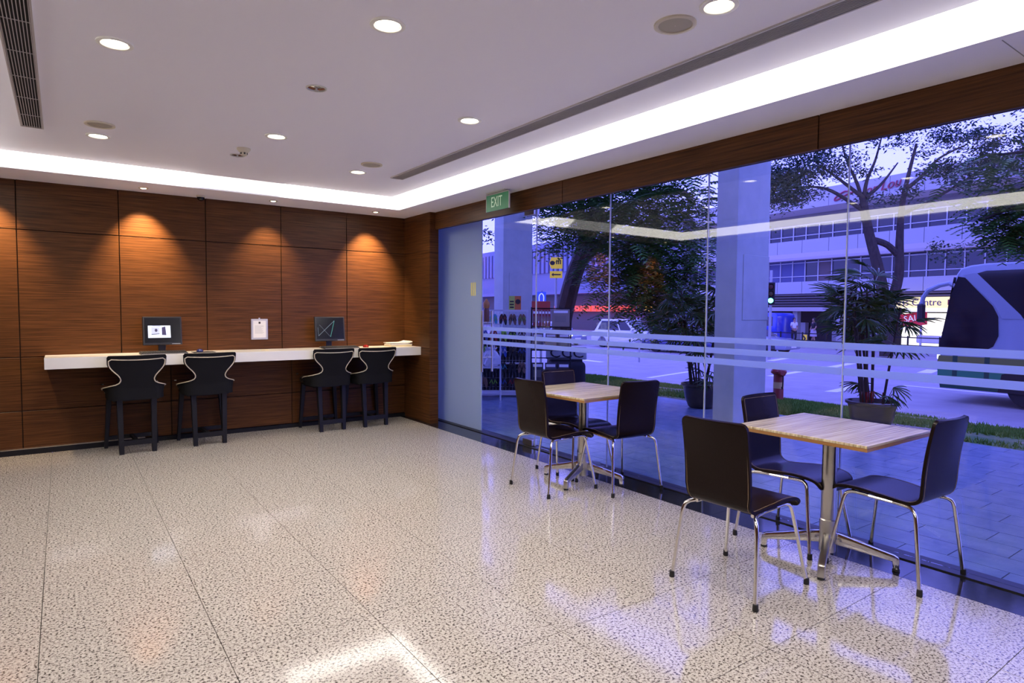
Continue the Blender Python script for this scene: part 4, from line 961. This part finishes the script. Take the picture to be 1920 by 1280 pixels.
for s in (0, 2.5):
    arm = MB().tube([Vector((s + .1, a - CYF, c - CZ)) for a, c in ((5.85, 2.05), (6.05, 2.18), (6.25, 2.14), (6.50, 2.02), (6.60, 1.85), (6.63, 1.62))], .055, 8).build('mirror_arm', BW, t, smooth=True)
    MB().box(s - .0, s + .2, 6.56 - CYF, 6.70 - CYF, 1.24 - CZ, 1.70 - CZ).build('mirror_head', PLASTB, arm, bevel=.04)
    MB().box(s - .01 if s == 0 else s - .25, s + .25 if s == 0 else s + .01, 6.14 - CYF, 6.22 - CYF, .36 - CZ, .52 - CZ).build('headlamp', HEAD, t, bevel=.03)

# ---- signs, lights, posts
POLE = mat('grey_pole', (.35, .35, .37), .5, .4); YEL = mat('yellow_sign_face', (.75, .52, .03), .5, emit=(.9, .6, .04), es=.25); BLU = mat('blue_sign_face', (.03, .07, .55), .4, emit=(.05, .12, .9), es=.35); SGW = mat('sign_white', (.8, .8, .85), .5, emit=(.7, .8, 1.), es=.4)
def facing(x, y): return math.atan2(-x, y) # local +y points away from the viewer
g = (12.88, 15.5); t = empty('direction_sign', (g[0], g[1], ZR), facing(*g), 'yellow direction sign with a black left arrow on a pole', 'sign')
MB().tube([(0, .03, 0), (0, .03, 4.1)], .035, 8).build('pole', POLE, t)
MB().prism([(-.22, 3.62 + .0), (-.16, 3.82), (.20, 3.82), (.20, 3.46), (-.16, 3.46)], -.02, .0, 'y').build('upper_plate', YEL, t)
MB().box(-.20, .20, -.02, 0, 3.16, 3.38).build('lower_plate', YEL, t)
MB().prism([(-.15, 3.27), (-.08, 3.33), (-.08, 3.29), (.15, 3.29), (.15, 3.25), (-.08, 3.25), (-.08, 3.21)], -.024, -.02, 'y').build('arrow', INK, t)
MB().prism([(-.12 + .08 * math.cos(a), 3.64 + .07 * math.sin(a)) for a in [k * math.pi / 8 for k in range(16)]], -.024, -.02, 'y').build('emblem', INK, t)
for k in range(3): MB().box(.0 + .06 * k, .035 + .06 * k, -.024, -.02, 3.60, 3.74).build('mark', INK, t)
g = (12.49, 15.75); t = empty('blue_sign', (g[0], g[1], ZR), facing(*g), 'blue square sign with a white arch symbol on a pole', 'sign')
MB().tube([(0, .03, 0), (0, .03, 2.75)], .04, 8).build('pole', POLE, t)
MB().box(-.15, .15, -.02, 0, 2.37, 2.72).build('plate', BLU, t)
MB().tube(bez([(-.07, -.03, 2.42), (-.07, -.03, 2.58), (0, -.03, 2.66), (.07, -.03, 2.58), (.07, -.03, 2.42)], 5), .02, 6).build('arch_symbol', SGW, t)
g = (25.7, 15.95); t = empty('traffic_light', (g[0], g[1], ZR), facing(*g), 'traffic light showing green beside the outdoor column', 'traffic light')
MB().tube([(0, .15, 0), (0, .15, 4.0)], .06, 8).build('pole', POLE, t)
MB().box(-.17, .17, -.10, .10, 2.45, 3.45).build('housing', BLACKM, t, bevel=.03)
for k, m in enumerate((mat('green_signal', (.1, .6, .5), .4, emit=(.15, 1., .75), es=5.), mat('amber_signal_off', (.10, .06, .01), .4), mat('red_signal_off', (.10, .01, .01), .4))):
    MB().lathe([(.11, 0), (.10, .02), (.002, .03)], 16, m=Matrix.Translation((0, -.10, 2.64 + .31 * k)) @ Matrix.Rotation(R(90), 4, 'X'), cap=False).build('signal_lens', m, t, smooth=True)
    MB().lathe([(.125, 0), (.125, .16)], 16, m=Matrix.Translation((0, -.10, 2.64 + .31 * k)) @ Matrix.Rotation(R(90), 4, 'X'), cap=False).build('visor', BLACKM, t, smooth=True)
g = (38.0, 21.2); t = empty('chevron_sign', (g[0], g[1], ZR + .12), facing(*g), 'small yellow and black chevron marker across the road', 'sign')
MB().tube([(0, .02, 0), (0, .02, .3)], .03, 6).build('post', POLE, t); MB().box(-.15, .15, -.02, 0, .12, .62).build('plate', YEL, t)
MB().prism([(-.11, .18), (-.02, .18), (.10, .37), (-.02, .56), (-.11, .56), (.0, .37)], -.025, -.02, 'y').build('chevron', INK, t)
g = (12.05, 15.3); t = empty('lamp_post', (11.9, 16.0, -.5), 0, 'pale street lamp post left of the yellow direction sign', 'lamp post')
MB().tube([(0, 0, 0), (0, 0, 6.5)], [.09, .06], 10).build('pole', POLE, t, smooth=True); MB().box(-.12, .12, -.10, .10, 0, .4).build('base_box', POLE, t)
MB().tube(bez([(0, 0, 6.4), (.1, -.3, 6.7), (.3, -1.0, 6.8)], 5), .04, 6).build('arm', POLE, t); MB().box(.2, .4, -1.5, -.95, 6.72, 6.84).build('lamp_head', POLE, t, bevel=.03)

g = (19.5, 18.0); t = empty('road_sign', (g[0], g[1], ZR), facing(*g), 'small red and grey road sign on a post right of the taxi', 'sign')
MB().tube([(0, .03, 0), (0, .03, 2.3)], .04, 8).build('post', POLE, t); MB().box(-.17, .17, -.02, 0, 1.85, 2.25).build('plate', mat('dull_red_plate', (.20, .06, .08), .5), t); MB().box(-.12, .12, -.024, -.02, 2.01, 2.08).build('white_bar', PAINTW, t)
# ---- people on the far pavement
def skinned(name, verts, edges, m, parent, sub=2):
    me = bpy.data.meshes.new(name); me.from_pydata([q[:3] for q in verts], edges, [])
    o = bpy.data.objects.new(name, me); col.objects.link(o)
    mod = o.modifiers.new('skin', 'SKIN'); mod.use_smooth_shade = True
    for i, q in enumerate(verts):
        sv = me.skin_vertices[0].data[i]; sv.radius = (q[3], q[3] * (q[4] if len(q) > 4 else 1)); sv.use_root = (i == 0)
    o.modifiers.new('sub', 'SUBSURF').levels = sub
    dg = bpy.context.evaluated_depsgraph_get(); dg.update()
    ev = bpy.data.meshes.new_from_object(o.evaluated_get(dg)); bpy.data.objects.remove(o); ev.name = name
    ev.materials.clear(); ev.materials.append(m)
    for p in ev.polygons: p.use_smooth = True
    return link(name, ev, parent)
def person(x, y, rz, label, top, bottom, hair, skirt=False, arm=.0, stride=.06, H=1.65):
    t = empty('person', (x, y, ZR + .12), rz, label, 'person', 'people on the far pavement'); k = H / 1.7
    hip = .92; sh = 1.40
    V = [(0, 0, hip, .13, .75), (0, 0, 1.15, .12, .75), (0, 0, 1.34, .14, .65), (0, 0, 1.45, .055), (0, -.01, 1.54, .062), (0, -.015, 1.61, .088, 1.15), (0, -.005, 1.69, .06)]
    E_ = [(0, 1), (1, 2), (2, 3), (3, 4), (4, 5), (5, 6)]
    for s in (-1, 1):
        i = len(V); V += [(s * .17, 0, sh - .02, .055), (s * .215, .02, 1.14, .042), (s * (.20 - arm * .5), -.05 - arm, .93 + arm * .9, .032), (s * (.19 - arm * .7), -.08 - arm * 1.2, .86 + arm, .034)]; E_ += [(2, i), (i, i + 1), (i + 1, i + 2), (i + 2, i + 3)]
        i = len(V); V += [(s * .095, 0, .84, .085), (s * .10, -s * stride * .6, .48, .058), (s * .10, s * stride, .09, .040), (s * .105, s * stride - .13, .035, .036)]; E_ += [(0, i), (i, i + 1), (i + 1, i + 2), (i + 2, i + 3)]
    sc = lambda L_: [(a[0] * k, a[1] * k, a[2] * k, a[3] * k, *(a[4:])) for a in L_]
    skinned('body', sc(V), E_, SKIN, t)
    C = [(0, 0, .96, .145, .78), (0, 0, 1.16, .135, .78), (0, 0, 1.34, .155, .68), (0, 0, 1.42, .07)]; CE = [(0, 1), (1, 2), (2, 3)]
    for s in (-1, 1): i = len(C); C += [(s * .175, 0, sh - .02, .068), (s * .212, .015, 1.18, .058)]; CE += [(2, i), (i, i + 1)]
    skinned('shirt', sc(C), CE, top, t)
    if skirt: MB().lathe([(.15 * k, .98 * k), (.19 * k, .80 * k), (.22 * k, .52 * k)], 18, cap=False).build('skirt', bottom, t, smooth=True)
    else:
        C = [(0, 0, .94, .145, .80)]; CE = []
        for s in (-1, 1): i = len(C); C += [(s * .095, 0, .84, .098), (s * .10, -s * stride * .6, .48, .074), (s * .10, s * stride, .10, .062)]; CE += [(0, i), (i, i + 1), (i + 1, i + 2)]
        skinned('trousers', sc(C), CE, bottom, t)
    hz = 1.62 * k
    MB().lathe([(.085 * k, -.05), (.098 * k, .02), (.085 * k, .075), (.05 * k, .105), (.002, .115)], 16, c=(0, .022, hz), cap=False).build('hair', hair, t, smooth=True)
    MB().lathe([(.016, 0), (.010, .02), (.002, .026)], 8, m=Matrix.Translation((0, -.098 * k, 1.595 * k)) @ Matrix.Rotation(R(90), 4, 'X'), cap=False).build('nose', SKIN, t, smooth=True)
    for s in (-1, 1): MB().lathe([(.011, -.006), (.011, .006)], 8, m=Matrix.Translation((s * .035 * k, -.088 * k, 1.625 * k)) @ Matrix.Rotation(R(90), 4, 'X')).build('eye', INK, t)
    MB().box(-.025, .025, -.094 * k, -.086 * k, 1.545 * k, 1.553 * k).build('mouth', mat('lips', (.25, .07, .06), .6), t)
DARKC = mat('dark_cloth', (.015, .015, .02), .8); WSHIRT = mat('white_shirt', (.75, .73, .74), .8); PALEC = mat('pale_cloth', (.40, .34, .40), .8); PINKC = mat('pink_cloth', (.40, .18, .22), .8)
person(38.0, 21.9, facing(38.0, 21.9) + .5, 'person in a white shirt and black trousers standing across the road', WSHIRT, DARKC, DARKC, arm=.10)
person(38.5, 20.9, facing(38.5, 20.9) - .9, 'person in a dark top and pale skirt with a hand on the hip', DARKC, PALEC, DARKC, skirt=True, arm=.04)
person(39.6, 24.0, facing(39.6, 24.0) + .2, 'person in a pink top beside the blue van', PINKC, DARKC, DARKC)

# ================================================================== STREET STALL OUTSIDE THE DOOR
WMET = mat('white_metal', (.60, .62, .66), .4, .2); WIRE = mat('grey_wire', (.40, .42, .46), .4, .5)
# gridwall rack facing the viewer
g = (6.25, 8.95); ra = facing(*g)
rk = empty('display_rack', (g[0], g[1], -.03), ra, 'white metal rack hung with rows of flip-flops outside the door', 'rack')
for s in (-.42, .42): MB().box(s - .02, s + .02, -.02, .02, 0, 1.50).build('post', WMET, rk)
for z in (.06, .55, 1.02, 1.47): MB().box(-.42, .42, -.015, .015, z, z + .03).build('rail', WMET, rk)
for s in (-.42, .42): MB().box(s - .02, s + .02, -.25, .25, 0, .035).build('foot', WMET, rk)
w_ = MB()
for k in range(15): w_.tube([(-.40 + .0571 * k, .012, .08), (-.40 + .0571 * k, .012, 1.46)], .003, 4)
for k in range(9): w_.tube([(-.41, .016, .15 + .155 * k), (.41, .016, .15 + .155 * k)], .003, 4)
tag(w_.build('wire_grid', WIRE, rk), kind='stuff')
MB().box(-.40, .40, .02, .03, .07, 1.05).build('dark_backing', BLACKM, rk)
MB().box(-.42, .42, -.25, .22, .035, .06).build('base_shelf', WMET, rk)
def m4(p): return Matrix.Translation((g[0], g[1], -.03)) @ Matrix.Rotation(ra, 4, 'Z') @ Vector(p)
FC = {'green': (.14, .38, .04), 'cyan': (.06, .38, .48), 'black': (.012, .012, .015), 'red': (.28, .02, .02), 'brown': (.20, .12, .07), 'blue': (.04, .10, .35), 'white': (.6, .6, .62), 'lime': (.25, .55, .05)}
FM = {k: mat('rubber_' + k, c, .7) for k, c in FC.items()}
def flipflop(p, sole, strap, label):
    q = m4(p); t = empty('flip_flops', q, ra, label, 'flip-flops', 'flip-flops hanging on the rack')
    for s in (-1, 1):
        pts = [(.0 + .036 * math.cos(a) * (1.0 if math.sin(a) > 0 else .8), .10 * math.sin(a)) for a in [2 * math.pi * k / 16 for k in range(16)]]
        m = Matrix.Translation((s * .035, 0, -.11)) @ Matrix.Rotation(R(-8) * s, 4, 'Y')
        o = MB().prism(pts, -.018, -.003, 'y', m).build('sole', FM[sole], t, bevel=.003, bseg=1)
        MB().tube([m @ Vector(v) for v in ((-.03, -.016, -.02), (-.012, -.04, .02), (0, -.02, .055), (.012, -.04, .02), (.03, -.016, -.02))], .006, 5).build('strap', FM[strap], o, smooth=True)
    MB().tube([(0, -.01, -.03), (0, -.03, 0), (0, .02, .01)], .003, 4).build('hook', WIRE, t)
rows = [(1.44, [('black', 'lime'), ('cyan', 'lime'), ('black', 'red'), ('brown', 'black'), ('brown', 'green')]), (1.16, [('blue', 'white'), ('red', 'white'), ('lime', 'black'), ('black', 'lime'), ('black', 'white')]),
        (.88, [('green', 'white'), ('red', 'black'), ('blue', 'white'), ('black', 'black'), ('black', 'blue')]), (.60, [('black', 'brown'), ('black', 'lime'), ('black', 'cyan'), ('black', 'black'), ('brown', 'black')]), (.34, [('brown', 'brown'), ('black', 'lime'), ('black', 'blue'), ('black', 'red'), ('black', 'black')])]
rn = ['top', 'second', 'middle', 'fourth', 'lowest']; cn = ['left end', 'left of centre', 'centre', 'right of centre', 'right end']
for i, (z, rw) in enumerate(rows):
    for j, (a, c) in enumerate(rw):
        flipflop((-.33 + .165 * j, -.035, z), a, c, '%s flip-flops with %s straps, %s of the %s row on the rack' % (a, c, cn[j], rn[i]))
# poster cards on top of the rack
pc = empty('price_card', m4((.20, 0, 1.50)), ra, 'lime and orange price card standing on top of the flip-flop rack', 'card')
MB().box(-.10, .0, -.004, .004, 0, .24).build('lime_half', mat('lime_card', (.50, .62, .10), .7), pc); MB().box(.0, .11, -.004, .004, 0, .24).build('orange_half', mat('orange_card', (.65, .17, .04), .7), pc)
for k in range(3): MB().box(-.085, -.015, -.006, -.004, .03 + .05 * k, .055 + .05 * k).build('print', INK, pc)
MB().lathe([(.045, 0), (.045, .004)], 14, m=Matrix.Translation((.055, -.004, .14)) @ Matrix.Rotation(R(90), 4, 'X')).build('print_spot', INK, pc)
pc = empty('pink_card', m4((-.52, .45, 1.32)), ra, 'pale pink card on the stand left of the flip-flops', 'card')
MB().box(-.13, .13, -.004, .004, 0, .26).build('card', mat('pink_card_paper', (.62, .42, .40), .8), pc)
for k in range(3): MB().box(-.10, .10, -.006, -.004, .05 + .06 * k, .075 + .06 * k).build('print', mat('salmon_print%d' % k, (.6, .25, .2), .8), pc)
MB().box(-.012, .012, -.004, .02, -1.32, .0).build('stand_post', WMET, pc); MB().box(-.14, .14, -.14, .14, -1.32, -1.29).build('stand_foot', WMET, pc)
# magazine stand
g = (7.25, 8.85); ra = facing(*g)
mg = empty('magazine_stand', (g[0], g[1], -.03), ra, 'dark wire stand holding magazines and a postcard board', 'stand')
for s in (-.36, .36): MB().tube([(s, .05, 0), (s, .05, 1.55)], .015, 6).build('post', BLACKM, mg)
for z in (.2, .62, .80, 1.20, 1.53): MB().tube([(-.36, .05, z), (.36, .05, z)], .010, 6).build('rail', BLACKM, mg)
for s in (-.36, .36): MB().box(s - .02, s + .02, -.2, .25, 0, .03).build('foot', BLACKM, mg)
for z in (.16, .76, 1.18): MB().box(-.36, .36, -.10, .05, z, z + .02).build('shelf', BLACKM, mg)
MB().box(-.36, -.02, .06, .075, 1.50, 1.66).build('red_header', mat('red_header_board', (.55, .06, .04), .6), mg)
def mgz(p, w_, h, c, label, nm='magazine'):
    q = m4(p); t = empty(nm, q, ra, label, 'magazine', 'magazines on the stand')
    mm = Matrix.Rotation(R(-10), 4, 'X'); MB().box(-w_ / 2, w_ / 2, -.008, .008, 0, h, mm).build('cover', mat('magazine_cover', c, .5), t)
    MB().box(-w_ * .4, w_ * .4, -.0105, -.008, h * .78, h * .92, mm).build('masthead', PAPER, t); MB().box(-w_ * .35, w_ * .3, -.0105, -.008, h * .25, h * .62, mm).build('cover_picture', mat('cover_picture', (c[0] * .4 + .1, c[1] * .4 + .1, c[2] * .4 + .08), .5), t)
for k in range(6): mgz((-.31 + .055 * k, -.03, 1.20), .045, .30, (.22, .02, .025), 'narrow dark red booklet, number %s from the left under the red header' % ['one', 'two', 'three', 'four', 'five', 'six'][k])
mgz((.175, -.04, 1.20), .32, .32, (.25, .22, .16), 'wide postcard board with a pale landscape on the stand top')
for k in range(3): mgz((-.24 + .24 * k, -.04, .78), .20, .30, [(.10, .09, .08), (.20, .15, .12), (.06, .06, .07)][k], ['dark magazine at the left of the middle shelf', 'brown magazine at the centre of the middle shelf', 'black magazine at the right of the middle shelf'][k])
for k in range(3): mgz((-.24 + .24 * k, -.04, .18), .21, .36, [(.03, .03, .04), (.05, .05, .07), (.02, .02, .03)][k], ['dark magazine at the left of the bottom shelf', 'slate magazine at the centre of the bottom shelf', 'black magazine at the right of the bottom shelf'][k])
# black bag with white letters, right of the stand
g = (8.0, 9.1); ra = facing(*g); bgm = mat('black_canvas', (.012, .012, .016), .8)
t = empty('lettered_bag', (g[0] - .15, g[1], -.03), ra, 'black bag with bold white C letters right of the magazine stand', 'bag')
MB().box(-.36, .36, -.14, .14, 0, .52).build('body', bgm, t, smooth=True, bevel=.09, bseg=4)
MB().box(-.40, .38, -.06, .06, .56, .80).build('white_band', mat('bag_white', (.45, .47, .45), .8), t, bevel=.02)
MB().box(-.30, .30, -.05, .05, .50, .57).build('zip_top', bgm, t)
text('lettering', 'CCC', .27, bgm, t, (0, -.062, .68), (R(90), 0, 0), .004, 1.15)
# white stool with a plastic bag, near the door handle
g = (5.95, 8.95); ra = facing(*g)
SP = Vector((5.81, 8.67, -.03))
t = empty('side_stand', SP, ra, 'white tubular stand in front of the flip-flop rack', 'stand')
for a in (-.16, .16):
    for c in (-.14, .14): MB().tube([(a, c, 0), (a, c, 1.24 if c > 0 else .56)], .014, 6).build('leg', WMET, t)
for z in (.10, .53): MB().box(-.17, .17, -.15, .15, z, z + .02).build('shelf', WMET, t)
MB().box(-.17, .17, .06, .16, 1.24, 1.26).build('shelf', WMET, t)
bgo = SP + Matrix.Rotation(ra, 3, 'Z') @ Vector((0, -.01, .552))
t = empty('plastic_bag', bgo, ra, 'crumpled white plastic bag on the white stand', 'bag')
rnd = random.Random(4); mb = MB(); ns = 14; pr = [(.10, .0), (.15, .05), (.16, .14), (.12, .22), (.07, .27), (.10, .31)]
vs_ = []
for r_, z in pr:
    for k in range(ns):
        a = 2 * math.pi * k / ns; q = r_ * rnd.uniform(.78, 1.12); vs_.append((q * math.cos(a), q * .8 * math.sin(a), z + rnd.uniform(-.012, .012) * (z > 0)))
fs = [(i * ns + k, i * ns + (k + 1) % ns, (i + 1) * ns + (k + 1) % ns, (i + 1) * ns + k) for i in range(len(pr) - 1) for k in range(ns)] + [tuple(range(ns - 1, -1, -1))]
mb.add(vs_, fs); mb.build('bag_body', mat('white_plastic_bag', (.60, .62, .66), .4), t)
for s in (-1, 1): MB().tube(bez([(s * .05, 0, .29), (s * .06, 0, .37), (s * .0, 0, .38)], 4), .008, 5).build('handle', mat('bag_handle', (.6, .62, .66), .4), t)
bgo = SP + Matrix.Rotation(ra, 3, 'Z') @ Vector((-.08, .11, 1.261))
t = empty('orange_bottle', bgo, ra, 'brown bottle with an orange top standing on the white stand', 'bottle')
MB().lathe([(.045, 0), (.048, .02), (.048, .22), (.04, .26)], 16).build('bottle_body', mat('brown_bottle', (.16, .06, .03), .4), t, smooth=True)
MB().lathe([(.042, .26), (.055, .28), (.055, .35), (.02, .40), (.010, .42)], 16).build('orange_cap', mat('orange_cap', (.55, .22, .04), .5), t, smooth=True)
